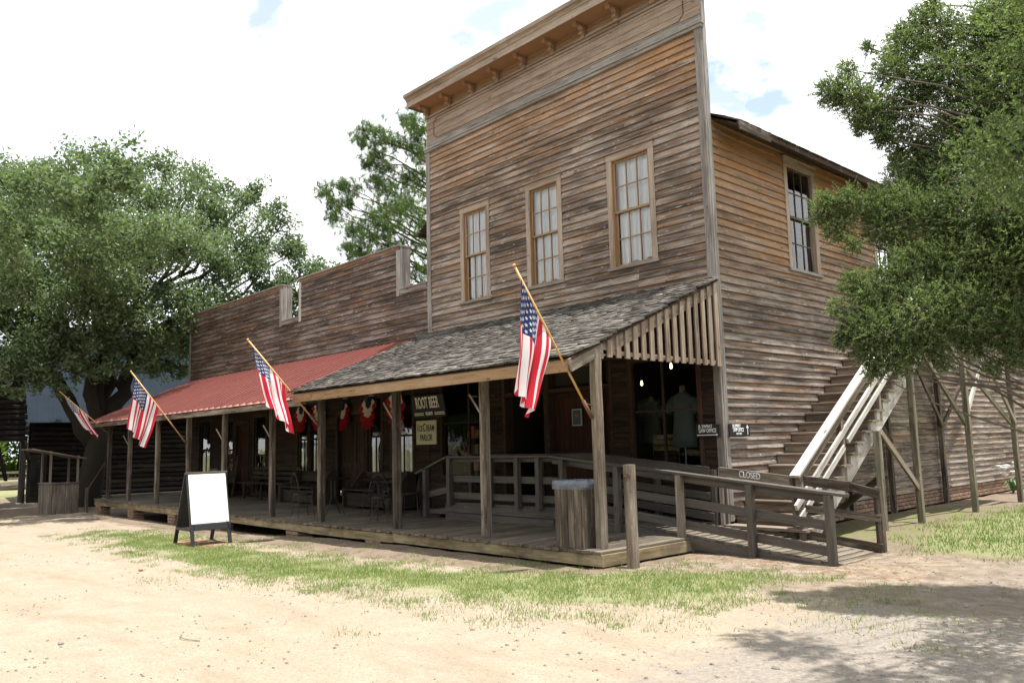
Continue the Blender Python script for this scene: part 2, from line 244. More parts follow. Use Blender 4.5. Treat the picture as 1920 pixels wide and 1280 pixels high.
# ================================================================== mesh helpers
WLOC = {}
def link(o, parent=None, loc=(0, 0, 0)):
    COL.objects.link(o); loc = Vector(loc); WLOC[o.name] = loc
    if parent: o.parent = parent; o.location = loc - WLOC[parent.name]
    else: o.location = loc
    return o
def tag(o, label=None, cat=None, group=None, kind=None):
    for k, v in (('label', label), ('category', cat), ('group', group), ('kind', kind)):
        if v: o[k] = v
    return o
def thing(name, label, cat, loc=(0, 0, 0), group=None):
    o = bpy.data.objects.new(name, None); o.empty_display_size = 0.2; link(o, None, loc); return tag(o, label, cat, group)
class MB:
    def __init__(s): s.v = []; s.f = []; s.uv = []; s.mi = []
    def poly(s, pts, uvs=None, mi=0):
        i = len(s.v); s.v += [tuple(p) for p in pts]; s.f.append(tuple(range(i, i + len(pts)))); s.uv += uvs or [(p[0], p[2]) for p in pts]; s.mi.append(mi)
    def rings(s, rings, us, vs_, caps=True, mi=0):
        """rings: list of closed rings of points; uv u from us per ring, v from vs_ per vertex (len n+1)"""
        b = len(s.v); n = len(rings[0])
        for r in rings: s.v += [tuple(p) for p in r]
        for i in range(len(rings) - 1):
            for j in range(n):
                k = (j + 1) % n
                s.f.append((b + i * n + j, b + i * n + k, b + (i + 1) * n + k, b + (i + 1) * n + j)); s.mi.append(mi)
                s.uv += [(us[i], vs_[j]), (us[i], vs_[j + 1]), (us[i + 1], vs_[j + 1]), (us[i + 1], vs_[j])]
        if caps:
            for i, e in ((0, 1), (len(rings) - 1, -1)):
                ids = [b + i * n + j for j in range(n)][::-e]
                s.f.append(tuple(ids)); s.mi.append(mi); s.uv += [(us[i] + 0.02 * vs_[q], vs_[q]) for q in range(n)][::-e]
    def beam(s, p0, p1, w, h, up=(0, 0, 1), c=0.004, jit=0.0, seg=1, taper=1.0, mi=0):
        p0 = Vector(p0); p1 = Vector(p1); d = p1 - p0; Ln = d.length; x = d / Ln; up = Vector(up)
        y = up.cross(x)
        if y.length < 1e-4: y = Vector((0, 1, 0)).cross(x)
        y.normalize(); z = x.cross(y); c = min(c, w * 0.3, h * 0.3); R = []; U = []
        for i in range(seg + 1):
            q = i / seg; k = 1 + (taper - 1) * q; a, b = w / 2 * k, h / 2 * k; ce = p0 + d * q
            if jit: ce = ce + y * random.uniform(-jit, jit) + z * random.uniform(-jit, jit)
            R.append([ce + y * m + z * n for m, n in ((-a + c, -b), (a - c, -b), (a, -b + c), (a, b - c), (a - c, b), (-a + c, b), (-a, b - c), (-a, -b + c))]); U.append(q * Ln)
        s.rings(R, U, [0, w, w, w + h, w + h, 2 * w + h, 2 * w + h, 2 * w + 2 * h, 2 * w + 2 * h], mi=mi); return s
    def tube(s, pts, r, n=6, r1=None, mi=0):
        pts = [Vector(p) for p in pts]; R = []; U = []; u = 0; ref = Vector((0.31, 0.2, 0.93))
        for i, p in enumerate(pts):
            t = (pts[min(i + 1, len(pts) - 1)] - pts[max(i - 1, 0)]).normalized(); a = t.cross(ref)
            if a.length < 0.1: a = t.cross(Vector((1, 0, 0)))
            a.normalize(); b = t.cross(a); rr = r if r1 is None else r + (r1 - r) * i / (len(pts) - 1)
            R.append([p + (a * math.cos(2 * math.pi * k / n) + b * math.sin(2 * math.pi * k / n)) * rr for k in range(n)])
            if i: u += (p - pts[i - 1]).length
            U.append(u)
        s.rings(R, U, [2 * math.pi * r * k / n for k in range(n + 1)], mi=mi); return s
    def lathe(s, c, prof, n=16, sx=1, sy=1, mi=0):
        R = [[(c[0] + r * sx * math.cos(2 * math.pi * k / n), c[1] + r * sy * math.sin(2 * math.pi * k / n), c[2] + z) for k in range(n)] for r, z in prof]
        s.rings(R, [z for r, z in prof], [0.3 * k / n for k in range(n + 1)], mi=mi); return s
    def box(s, xf, a0, a1, o0, o1, z0, z1, axis='a', c=0.003, mi=0):
        am, om, zm = (a0 + a1) / 2, (o0 + o1) / 2, (z0 + z1) / 2
        if axis == 'a': s.beam(xf(a0, om, zm), xf(a1, om, zm), abs(o1 - o0), z1 - z0, (0, 0, 1), c, mi=mi)
        elif axis == 'z': s.beam(xf(am, om, z0), xf(am, om, z1), abs(o1 - o0), a1 - a0, Vector(xf(1, 0, 0)) - Vector(xf(0, 0, 0)), c, mi=mi)
        else: s.beam(xf(am, o0, zm), xf(am, o1, zm), a1 - a0, z1 - z0, (0, 0, 1), c, mi=mi)
        return s
    def build(s, name, mats, parent=None, origin=None, smooth=False, kind=None):
        v = np.array(s.v, dtype=float)
        o3 = np.array(origin if origin is not None else (v.min(0) + v.max(0)) / 2)
        me = bpy.data.meshes.new(name); me.from_pydata((v - o3).tolist(), [], s.f)
        ul = me.uv_layers.new(name='UVMap'); ul.data.foreach_set('uv', np.array(s.uv, dtype=np.float32).ravel())
        if not isinstance(mats, (list, tuple)): mats = [mats]
        for m in mats: me.materials.append(MATS[m])
        if len(mats) > 1: me.polygons.foreach_set('material_index', s.mi)
        if smooth: me.polygons.foreach_set('use_smooth', [True] * len(me.polygons))
        me.update(); ob = bpy.data.objects.new(name, me); link(ob, parent, o3)
        if kind: ob['kind'] = kind
        return ob
def part(name, mat, parent, p0, p1, w, h, **k): return MB().beam(p0, p1, w, h, **k).build(name, mat, parent)
def copy_tree(root, off, label=None, group=None):
    r = root.copy(); COL.objects.link(r); WLOC[r.name] = WLOC[root.name] + Vector(off); r.location = WLOC[r.name]
    if label: r['label'] = label
    if group: r['group'] = group
    for ch in list(root.children):
        c = ch.copy(); COL.objects.link(c); c.parent = r
        for g in ch.children: d = g.copy(); COL.objects.link(d); d.parent = c
    return r
def quads(name, V, mat, parent=None, origin=(0, 0, 0), k=4, kind=None):
    V = np.asarray(V, dtype=np.float32) - np.array(origin, dtype=np.float32); N = len(V); me = bpy.data.meshes.new(name)
    me.vertices.add(N * k); me.vertices.foreach_set('co', V.ravel()); me.loops.add(N * k); me.polygons.add(N)
    me.loops.foreach_set('vertex_index', np.arange(N * k, dtype=np.int32)); me.polygons.foreach_set('loop_start', np.arange(0, N * k, k, dtype=np.int32))
    me.polygons.foreach_set('loop_total', np.full(N, k, dtype=np.int32)); me.materials.append(MATS[mat]); me.update(calc_edges=True)
    o = bpy.data.objects.new(name, me); link(o, parent, origin)
    if kind: o['kind'] = kind
    return o
def text(name, s, size, mat, parent, origin, ax, up, sx=1.0, ext=0.004, bold=0.0, shear=0.0, align='CENTER'):
    cu = bpy.data.curves.new(name, 'FONT'); cu.body = s; cu.size = size; cu.extrude = ext; cu.offset = bold; cu.align_x = align; cu.align_y = 'CENTER'; cu.resolution_u = 3; cu.shear = shear
    tmp = bpy.data.objects.new('tmp', cu); COL.objects.link(tmp); dg = bpy.context.evaluated_depsgraph_get(); me = bpy.data.meshes.new_from_object(tmp.evaluated_get(dg))
    bpy.data.objects.remove(tmp); bpy.data.curves.remove(cu)
    ax = Vector(ax).normalized(); up = Vector(up).normalized(); nz = ax.cross(up)
    me.transform(Matrix((ax * sx, up, nz)).transposed().to_4x4()); me.materials.clear(); me.materials.append(MATS[mat])
    o = bpy.data.objects.new(name, me); link(o, parent, origin); return o
FR = lambda a, o, z: (a, -o, z)          # front walls: along x, outward -y
SD = lambda a, o, z: (o, a, z)           # side wall: along y, outward +x
CAM = Vector((7.098, -11.017, 1.57))

# ================================================================== ground
def sstep(a, b, x): t = min(1, max(0, (x - a) / (b - a))); return t * t * (3 - 2 * t)
def gz(x, y):
    z = -0.16 * sstep(0.5, -6.5, x) - 0.06 * sstep(-6, -18, x)
    z += 0.05 * sstep(-1.5, 1.5, y) * sstep(-0.3, 0.3, x)
    if x < 0.3 and y > -4.2:                                        # dirt bank against the boardwalk, hollow beneath it
        top = -0.03 - 0.2 * sstep(-3, -13, x) + 0.02 * mn.noise(Vector((x * 0.9, 3.3, 0)))
        k = sstep(-4.05, -3.35, y) * sstep(-22, -20, x) * sstep(0.35, -0.1, x)
        z = z + (top - z) * k
        z -= 0.16 * sstep(-3.2, -2.6, y) * sstep(0.2, -0.2, x) * sstep(-22, -20, x)
    z += 0.014 * mn.noise(Vector((x * 0.8, y * 0.8, 0))) + 0.009 * mn.noise(Vector((x * 2.3, y * 2.3, 5))) + 0.011 * mn.noise(Vector((x * 5.0, y * 5.0, 9)))
    if y < -6 and x > -26:                                          # worn wheel tracks of the road
        for off in (1.2, 2.9): d = (y + 6.4 + 0.1 * x + off + 0.2 * math.sin(x * 0.5)) ; z -= 0.022 * math.exp(-(d / 0.28) ** 2)
    return z
def inpoly(x, y, P):
    c = False; j = len(P) - 1
    for i in range(len(P)):
        if (P[i][1] > y) != (P[j][1] > y) and x < (P[j][0] - P[i][0]) * (y - P[i][1]) / (P[j][1] - P[i][1]) + P[i][0]: c = not c
        j = i
    return c
def pdist(x, y, P):
    d = 9e9
    for i in range(len(P)):
        x0, y0 = P[i]; x1, y1 = P[(i + 1) % len(P)]; dx, dy = x1 - x0, y1 - y0; t = min(1, max(0, ((x - x0) * dx + (y - y0) * dy) / (dx * dx + dy * dy + 1e-9)))
        d = min(d, math.hypot(x - x0 - t * dx, y - y0 - t * dy))
    return d
STRIP = [(-13.4, -5.2), (-10.8, -4.45), (-6.1, -4.6), (-2.8, -4.6), (-0.8, -4.3), (0.37, -3.7), (1.2, -2.75), (1.9, -2.3), (2.3, -2.8), (2.4, -4.0), (1.9, -4.7), (1.2, -5.2), (-0.1, -5.6), (-2.2, -5.8), (-4.3, -6.1), (-7.6, -5.8)]
LAWN = [(2.2, 1.2), (1.85, 3.3), (1.95, 7.6), (2.2, 16), (16, 16), (16, 0.6), (3.9, 0.3), (2.9, 0.15)]
FARL = [(-80, -40), (-33, -40), (-33, 4), (-33, 60), (-80, 60)]
gx = np.r_[-900, -400, -200, -100, -60, -45, np.arange(-36, -26, 1.0), np.arange(-26, 9, 0.13), np.arange(9, 17, 0.5), 20, 30, 50, 100, 300, 900]
gy = np.r_[-900, -300, -100, -50, -25, -16, -13, np.arange(-11.5, 1, 0.11), np.arange(1, 17, 0.35), 20, 30, 50, 100, 300, 900]
def build_ground():
    nx, ny = len(gx), len(gy); V = []; A = {k: [] for k in ('soil', 'gravel', 'grassy', 'moss')}
    for y in gy:
        for x in gx:
            V.append((x, y, gz(x, y)))
            near = abs(x) < 40 and abs(y) < 40; g = 0.0
            if near:
                for P in (STRIP, LAWN):
                    d = pdist(x, y, P) if -15 < x < 17 else 9
                    g = max(g, 0.5 + (d if inpoly(x, y, P) else -d) * 1.1)
                if inpoly(x, y, FARL) or y < -19: g = 1
            else: g = 1 if (x < -40 or y > 30 or y < -40) else 0.3
            A['grassy'].append(min(1, max(0, g)))
            so = max(sstep(-4.6, -3.6, y) * sstep(-23, -17, x) * 0.9 if x < 0.5 else 0, sstep(-18.5, -22, x + 0.5 * (y + 6)) * sstep(-40, -34, x), 0.75 * sstep(-1.2, 0.4, y) * (1 if x > -1 else 0), 0.55 * sstep(-4.2, -3.0, y) * sstep(-1, 0.5, x))
            A['soil'].append(min(1, so)); gr = sstep(2.3, 4.4, x) * sstep(-9.5, -6.0, y + 0.3 * (x - 4)) * sstep(1.2, 0.2, y); A['gravel'].append(0.85 * gr)
            A['moss'].append(sstep(-0.3, 1.0, y) * sstep(9, 6, y) * sstep(-0.1, 0.2, x) * sstep(2.6, 1.6, x))
    F = [(j * nx + i, j * nx + i + 1, (j + 1) * nx + i + 1, (j + 1) * nx + i) for j in range(ny - 1) for i in range(nx - 1)]
    me = bpy.data.meshes.new('ground'); me.from_pydata(V, [], F)
    for k, v in A.items(): a = me.attributes.new(k, 'FLOAT', 'POINT'); a.data.foreach_set('value', np.array(v, dtype=np.float32))
    me.polygons.foreach_set('use_smooth', [True] * len(F)); me.materials.append(MATS['ground_soil']); o = bpy.data.objects.new('ground', me); link(o); o['kind'] = 'structure'
build_ground()

# ================================================================== siding
ROW = 0.133
def cut(a0, a1, z, ops):
    seg = [(a0, a1)]
    for (b0, b1, c0, c1) in ops:
        if c0 < z < c1: seg = [q for s, e in seg for q in ((s, min(e, b0)), (max(s, b1), e)) if q[1] - q[0] > 0.04]
    return seg
def clap(mb, xf, a0, a1, z0, row=ROW, proud=0.044):
    n = max(1, int((a1 - a0) / 0.9)); R = []; U = []; ph = random.uniform(0, 50); tz = random.uniform(-0.003, 0.003)
    for i in range(n + 1):
        a = a0 + (a1 - a0) * i / n; w = 0.004 * mn.noise(Vector((a * 1.1, ph, 0))); k = 0.005 * mn.noise(Vector((a * 1.3, ph, 7)))
        zb = z0 + tz + w; po = proud + k
        R.append([xf(a, 0.004, zb + 0.004), xf(a, po, zb), xf(a, po - 0.002, zb + 0.012), xf(a, 0.007, z0 + row + 0.016), xf(a, 0.0, z0 + row + 0.016)]); U.append(a)
    mb.rings(R, U, [-0.02, 0, 0.014, row + 0.014, row + 0.02, row + 0.03])
def siding(xf, a0, a1, z0, z1, ops, mat, parent, name='clapboard', lens=(2.2, 4.6), single=lambda a, z: True, row=ROW, top=None):
    rest = MB(); cnt = 0; z = z0
    while z < z1 - 0.02:
        rr = min(row, z1 - z)
        for s, e in cut(a0, a1, z + rr * 0.5, ops):
            a = s
            while a < e - 0.02:
                b = a + random.uniform(*lens)
                if e - b < 0.7: b = e
                mb = MB(); clap(mb, xf, a + 0.0015, b - 0.0015, z, rr)
                if single((a + b) / 2, z) and cnt < 290: mb.build(name, mat, parent); cnt += 1
                else: clap(rest, xf, a + 0.0015, b - 0.0015, z, rr)
                a = b
        z += row
    if rest.v: rest.build('siding', mat, parent, kind='stuff')
    return cnt
def holed(mb, xf, a0, a1, z0, z1, ops, o):
    A = sorted({a0, a1, *[min(max(v, a0), a1) for q in ops for v in q[:2]]}); Z = sorted({z0, z1, *[min(max(v, z0), z1) for q in ops for v in q[2:]]})
    for i in range(len(A) - 1):
        for j in range(len(Z) - 1):
            am, zm = (A[i] + A[i + 1]) / 2, (Z[j] + Z[j + 1]) / 2
            if any(q[0] < am < q[1] and q[2] < zm < q[3] for q in ops): continue
            mb.poly([xf(A[i], o, Z[j]), xf(A[i + 1], o, Z[j]), xf(A[i + 1], o, Z[j + 1]), xf(A[i], o, Z[j + 1])])

# ------------------------------------------------------------------ windows
def sash_window(store, xf, a0, a1, z0, z1, casing, sashm, cols=3, rows=2, curtain=True, cas=0.12, label=None):
    """a0..z1: glass area outer bounds of both sashes; casing around."""
    m = MB(); d = 0.045
    m.box(xf, a0 - cas, a0 - 0.012, -0.01, d, z0 - 0.05, z1 + 0.012, 'z'); m.box(xf, a1 + 0.012, a1 + cas, -0.01, d, z0 - 0.05, z1 + 0.012, 'z')
    m.box(xf, a0 - cas, a1 + cas, -0.01, d + 0.004, z1 + 0.0125, z1 + 0.0125 + cas, 'a')
    m.box(xf, a0 - cas - 0.02, a1 + cas + 0.02, -0.01, d + 0.045, z1 + 0.014 + cas, z1 + 0.036 + cas, 'a')
    win = m.build('window', casing, store)
    if label: win['label'] = label
    m = MB(); m.box(xf, a0 - cas - 0.03, a1 + cas + 0.03, -0.02, 0.075, z0 - 0.1, z0 - 0.0505, 'a'); m.build('sill', 'trim_grey', win)
    m = MB()
    for a, b in ((a0 - 0.0115, a0 + 0.004), (a1 - 0.004, a1 + 0.0115)): m.box(xf, a, b, -0.14, 0.04, z0 - 0.05, z1 + 0.012, 'z', 0.001)
    m.box(xf, a0 + 0.0045, a1 - 0.0045, -0.14, 0.04, z1 - 0.003, z1 + 0.0115, 'a', 0.001); m.box(xf, a0 + 0.0045, a1 - 0.0045, -0.14, 0.042, z0 - 0.05, z0 - 0.036, 'a', 0.001); m.build('jamb', 'sash_wood' if curtain else 'trim_tan', win)
    zm = (z0 + z1) / 2; f = 0.042; g = 0.02; pm = None
    for (b, t, o) in ((zm - 0.02, z1 - 0.004, 0.0), (z0 - 0.035, zm + 0.02, -0.037)):
        m = MB(); al, ar = a0 + 0.005, a1 - 0.005
        m.box(xf, al, al + f, o - 0.034, o, b, t, 'z'); m.box(xf, ar - f, ar, o - 0.034, o, b, t, 'z')
        m.box(xf, al + f, ar - f, o - 0.034, o - 0.001, t - f * 0.85, t, 'a'); m.box(xf, al + f, ar - f, o - 0.034, o - 0.001, b, b + f * 0.95, 'a')
        gw = (ar - al - 2 * f) / cols; gh = (t - b - f * 1.8) / rows; zb = b + f * 0.95
        for i in range(1, cols): m.box(xf, al + f + gw * i - g / 2, al + f + gw * i + g / 2, o - 0.03, o - 0.004, zb, t - f * 0.85, 'z')
        for j in range(1, rows): m.box(xf, al + f, ar - f, o - 0.029, o - 0.0055, zb + gh * j - g / 2, zb + gh * j + g / 2, 'a')
        m.build('sash', sashm, win)
        for i in range(cols):
            for j in range(rows):
                c = xf(al + f + gw * (i + 0.5), o - 0.018, zb + gh * (j + 0.5))
                q = MB(); q.poly([xf(al + f + gw * i, o - 0.018, zb + gh * j), xf(al + f + gw * (i + 1), o - 0.018, zb + gh * j), xf(al + f + gw * (i + 1), o - 0.018, zb + gh * (j + 1)), xf(al + f + gw * i, o - 0.018, zb + gh * (j + 1))])
                q.build('pane', 'glass', win)
    if curtain:
        m = MB(); n = 44; ph = random.uniform(0, 9); zt = z1 - 0.02; zb = z0 + 0.03; K = 8
        G = [[None] * (n + 1) for _ in range(K + 1)]
        for k in range(K + 1):
            t = k / K
            for i in range(n + 1):
                q = i / n; gather = 1 - 0.16 * t ** 3 * (1 if q > 0.5 else 0.6)
                a = (a0 + a1) / 2 + (q - 0.5) * (a1 - a0 + 0.08) * gather
                o = -0.115 + 0.026 * math.sin(q * 38 + ph + 1.2 * math.sin(t * 2)) * (0.4 + t) + 0.01 * math.sin(q * 90 + t * 3)
                G[k][i] = xf(a, o, zt + (zb + 0.03 * math.sin(q * 14 + ph) - zt) * t)
        for k in range(K):
            for i in range(n): m.poly([G[k][i], G[k][i + 1], G[k + 1][i + 1], G[k + 1][i]])
        m.build('curtain', 'curtain', win, smooth=False)
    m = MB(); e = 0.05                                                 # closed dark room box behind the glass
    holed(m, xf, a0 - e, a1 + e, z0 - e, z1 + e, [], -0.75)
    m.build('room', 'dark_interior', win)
    return win

# ================================================================== TALL STORE
store = thing('general_store', 'tall two storey weathered wooden store with bracketed false front', 'building', (-3.75, 8, 0))
X0, X1, D = -7.5, 0.0, 18.0
upw = [(-6.2, -5.47), (-4.12, -3.37), (-1.99, -1.17)]; UZ = (4.66, 6.56)
fo_up = [(a - 0.02, b + 0.02, UZ[0] - 0.06, UZ[1] + 0.02) for a, b in upw]
entry = (-5.1, -2.2, 0.2, 3.0); shopR = (-1.75, -0.42, 0.95, 2.92); shopL = (-7.05, -5.78, 0.93, 2.95)
fo_lo = [entry, shopR, shopL]
m = MB(); holed(m, FR, X0, X1, 0.0, 9.32, fo_up + fo_lo, 0.0)
sw = [(2.5, 3.43, 4.62, 6.5), (6.15, 7.1, 4.62, 6.5)]; sd_ops = [(a - 0.02, b + 0.02, c - 0.06, d + 0.02) for a, b, c, d in sw]
holed(m, SD, 0.0, D, 0.3, 6.8, sd_ops, -0.002); holed(m, lambda a, o, z: (X0 - o, a, z), 0.0, D, 0.0, 6.62, [], 0.0)
m.poly([(X0, D, 0), (0, D, 0), (0, D, 6.6), (X0, D, 6.6)]); m.poly([(X0, 0.06, 6.6), (0, 0.06, 6.6), (0, 0.06, 9.3), (X0, 0.06, 9.3)]); m.build('wall', 'sheathing', store)
siding(FR, X0 + 0.12, X1 - 0.1, 4.05, 8.3, fo_up, 'siding_front', store)
n_front = sum(1 for c in store.children if c.name.startswith('clapboard'))
siding(SD, 0.1, D, 0.33, 6.78, sd_ops, 'siding_side', store, lens=(2.4, 4.8), single=lambda a, z: a < 8.0 and n_front + 1 < 290)
m = MB()
def sid_stuff(m, a0, a1, z0, z1, ops, row=ROW):
    z = z0
    while z < z1 - 0.02:
        for s, e in cut(a0, a1, z + row / 2, ops): clap(m, FR, s, e, z, row)
        z += row
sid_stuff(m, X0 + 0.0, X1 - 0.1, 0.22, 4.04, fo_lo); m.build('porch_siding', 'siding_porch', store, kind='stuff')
# corner boards and trim
for nm, a in (('corner_board', (X1 - 0.1, X1 + 0.034)), ('corner_board', (X0 - 0.02, X0 + 0.12))):
    m = MB(); m.box(FR, a[0], a[1], -0.005, 0.05, 0.22 if a[0] > -1 else 4.0, 8.3, 'z'); m.build(nm, 'trim_grey', store)
m = MB(); m.box(SD, -0.006, 0.1, 0.0, 0.045, 0.3, 9.3, 'z'); m.build('corner_board', 'trim_grey', store)
m = MB(); m.box(FR, X0 - 0.03, X1 + 0.06, -0.01, 0.075, 8.3, 8.36, 'a'); m.box(FR, X0 - 0.05, X1 + 0.08, -0.01, 0.095, 8.3605, 8.39, 'a'); m.build('belt_moulding', 'trim_grey', store)
zz = [8.391, 8.55, 8.7, 8.85, 9.0, 9.13]
for i in range(5):
    x = X0
    for k, xe in enumerate((-5.2 + 0.9 * (i % 3), -2.4 + 0.7 * (i % 2), X1 + 0.03)):
        m = MB(); m.box(FR, x + 0.001, xe - 0.001, 0.0, 0.022 + 0.002 * ((i + k) % 2), zz[i], zz[i + 1] - 0.006, 'a'); m.build('frieze_board', 'trim_grey' if i == 0 else 'frieze', store); x = xe
m = MB(); px0, px1, pz0, pz1, nr = X0 + 0.28, X1 - 0.3, 8.58, 9.06, 0.09                  # raised frame of the sign panel with notched corners
pts = [(px0, pz0 + nr), (px0 + nr * 0.6, pz0 + nr * 0.6), (px0 + nr, pz0), (px1 - nr, pz0), (px1 - nr * 0.6, pz0 + nr * 0.6), (px1, pz0 + nr), (px1, pz1 - nr), (px1 - nr * 0.6, pz1 - nr * 0.6), (px1 - nr, pz1), (px0 + nr, pz1), (px0 + nr * 0.6, pz1 - nr * 0.6), (px0, pz1 - nr)]
for i in range(12): a, b = pts[i], pts[(i + 1) % 12]; m.beam((a[0], -0.028, a[1]), (b[0], -0.028, b[1]), 0.012, 0.014)
m.build('panel_moulding', 'post_dark', store)
m = MB(); m.box(FR, X0 - 0.02, X1 + 0.05, 0.0, 0.06, 9.132, 9.165, 'a'); m.build('picture_moulding', 'trim_tan', store)
z = 9.166
while z < 9.31: 
    m = MB(); clap(m, FR, X0, -3.6, z, 0.07, 0.016); m.build('soffit_board', 'frieze', store); m = MB(); clap(m, FR, -3.6, X1 + 0.03, z, 0.07, 0.02); m.build('soffit_board', 'frieze', store); z += 0.07
m = MB(); m.box(FR, X0 - 0.13, X1 + 0.16, -0.02, 0.46, 9.375, 9.4, 'a'); m.build('soffit', 'soffit', store)
for a0, a1 in ((X0 - 0.15, -4.1), (-4.098, -1.4), (-1.398, X1 + 0.18)):
    m = MB(); m.box(FR, a0, a1, 0.46, 0.485, 9.33, 9.5, 'a'); m.build('cornice_fascia', 'trim_tan', store)
    m = MB(); R = []; prof = [(0.486, 9.47), (0.50, 9.475), (0.515, 9.51), (0.545, 9.535), (0.575, 9.545), (0.585, 9.6), (0.46, 9.61), (0.46, 9.5)]
    m.rings([[FR(a, o, z) for o, z in prof] for a in (a0, a1)], [a0, a1], [0.04 * k for k in range(9)]); m.build('crown_moulding', 'trim_tan', store)
m = MB()
for a0, a1 in ((X0 - 0.152, X0 - 0.13), (X1 + 0.16, X1 + 0.182)): m.box(FR, a0, a1, -0.02, 0.459, 9.33, 9.5, 'o')
m.box(FR, X0 - 0.15, X1 + 0.18, -0.15, 0.57, 9.611, 9.63, 'a'); m.build('cornice_cap', 'trim_grey', store)
def bracket_mesh(x):
    m = MB(); pr = [(0.04, 9.2), (0.08, 9.175), (0.095, 9.2), (0.085, 9.23), (0.1, 9.25), (0.14, 9.245), (0.15, 9.28), (0.17, 9.32), (0.24, 9.335), (0.28, 9.318), (0.315, 9.325), (0.33, 9.374), (0.03, 9.374)]
    # scroll outline extruded in x
    pr = [(0.03, 9.0 + 0.14), (0.07, 9.125), (0.09, 9.15), (0.075, 9.185), (0.1, 9.2), (0.13, 9.19), (0.15, 9.215), (0.13, 9.25), (0.12, 9.29), (0.16, 9.325), (0.23, 9.325), (0.26, 9.295), (0.3, 9.3), (0.32, 9.374), (0.03, 9.374)]
    m.rings([[(x + dx, -o, z) for o, z in pr] for dx in (-0.048, 0.048)], [0, 0.09], [0.05 * k for k in range(len(pr) + 1)]); return m
b0 = bracket_mesh(-7.42).build('bracket', 'frieze', store)
for k in range(1, 10):
    c = b0.copy(); COL.objects.link(c); c.parent = store; c.location = b0.location + Vector((0.816 * k, 0, 0))
for i, (a, b) in enumerate(upw): sash_window(store, FR, a, b, UZ[0], UZ[1], 'trim_tan', 'sash_wood')
for a, b, c, d in sw: sash_window(store, SD, a, b, c, d, 'trim_tan', 'post_dark', curtain=False, label='dark sash window without curtain')
# main roof
m = MB(); rz = lambda x: 6.58 + 0.5 * (4.28 - abs(x + 3.75))
for xe in (-8.03, 0.53):
    a = (xe, 0.1, rz(xe)); b = (-3.75, 0.1, rz(-3.75)); m.poly([a, (xe, D + 0.4, a[2]), (-3.75, D + 0.4, b[2]), b]); 
    m.poly([(xe, 0.1, a[2] - 0.05), (xe, D + 0.4, a[2] - 0.05), (-3.75, D + 0.4, b[2] - 0.05), (-3.75, 0.1, b[2] - 0.05)])
rf = m.build('roof', 'post_dark', store)
for xe, s in ((0.53, 1), (-8.03, -1)):
    m = MB(); m.box(SD, 0.08, D + 0.4, xe - 0.01 if s > 0 else xe - 0.03, xe + 0.03 if s > 0 else xe + 0.01, rz(xe) - 0.12, rz(xe) - 0.02, 'a'); m.build('eave_board', 'siding_porch', rf)
m = MB(); y = 0.08
while y < 12:
    w = random.uniform(0.09, 0.16)
    for k in range(3):
        x = 0.58 - 0.13 * k + random.uniform(-0.015, 0.015); m.beam((x, y + w / 2, rz(x) + 0.012 + 0.006 * k), (x - 0.4, y + w / 2, rz(x - 0.4) + 0.014), w - 0.006, 0.018, c=0.001)
    y += w
m.build('eave_shingles', 'shingle', rf, kind='stuff')
m = MB(); m.box(SD, 0.06, 1.0, 0.562, 0.585, rz(0.53) - 0.17, rz(0.53) - 0.03, 'a'); m.build('patch_board', 'post_dark', rf)
# brick footing along the side
m = MB()
for r in range(4):
    y = 0.3 + 0.1 * (r % 2)
    while y < 16.5:
        if not (r == 3): m.beam((-0.03 + random.uniform(-0.004, 0.004), y, 0.05 + r * 0.075), (-0.03, y + 0.19, 0.05 + r * 0.075), 0.1, 0.063, c=0.006)
        else: m.beam((-0.03, y, 0.275), (-0.03, y + 0.19, 0.275), 0.1, 0.063, c=0.006)
        y += 0.205
m.build('brick_footing', 'brick', store, kind='stuff')
# shop windows, entry
def shop_window(op, vx, hz):
    a0, a1, z0, z1 = op; m = MB(); f = 0.07
    m.box(FR, a0 - 0.08, a0 - 0.001, -0.06, 0.05, z0 - 0.08, z1 + 0.1, 'z'); m.box(FR, a1 + 0.001, a1 + 0.08, -0.06, 0.05, z0 - 0.08, z1 + 0.1, 'z')
    m.box(FR, a0, a1, -0.06, 0.05, z1, z1 + 0.1, 'a'); m.box(FR, a0, a1, -0.06, 0.07, z0 - 0.08, z0, 'a')
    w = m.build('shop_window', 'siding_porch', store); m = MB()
    m.box(FR, vx - 0.02, vx + 0.02, -0.05, 0.0, z0, z1, 'z'); m.box(FR, a0, vx - 0.021, -0.05, -0.002, hz - 0.016, hz + 0.016, 'a'); m.box(FR, vx + 0.021, a1, -0.05, -0.002, hz - 0.016, hz + 0.016, 'a'); m.build('muntin', 'bench_wood', w)
    for x0_, x1_ in ((a0, vx - 0.02), (vx + 0.02, a1)):
        for y0_, y1_ in ((z0, hz - 0.016), (hz + 0.016, z1)):
            m = MB(); m.poly([FR(x0_, -0.03, y0_), FR(x1_, -0.03, y0_), FR(x1_, -0.03, y1_), FR(x0_, -0.03, y1_)]); m.build('pane', 'shop_glass', w)
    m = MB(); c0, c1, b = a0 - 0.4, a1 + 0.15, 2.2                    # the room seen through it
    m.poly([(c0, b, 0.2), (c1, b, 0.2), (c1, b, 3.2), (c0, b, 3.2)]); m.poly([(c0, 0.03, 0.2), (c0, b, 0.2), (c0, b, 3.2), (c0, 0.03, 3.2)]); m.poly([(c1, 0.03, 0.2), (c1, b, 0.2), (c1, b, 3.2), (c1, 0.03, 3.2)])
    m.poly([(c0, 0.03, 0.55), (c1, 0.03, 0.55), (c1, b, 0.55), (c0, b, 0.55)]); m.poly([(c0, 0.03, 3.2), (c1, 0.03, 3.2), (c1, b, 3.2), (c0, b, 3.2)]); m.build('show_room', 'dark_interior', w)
shop_window(shopR, -1.13, 2.05); shop_window(shopL, -6.2, 2.04)
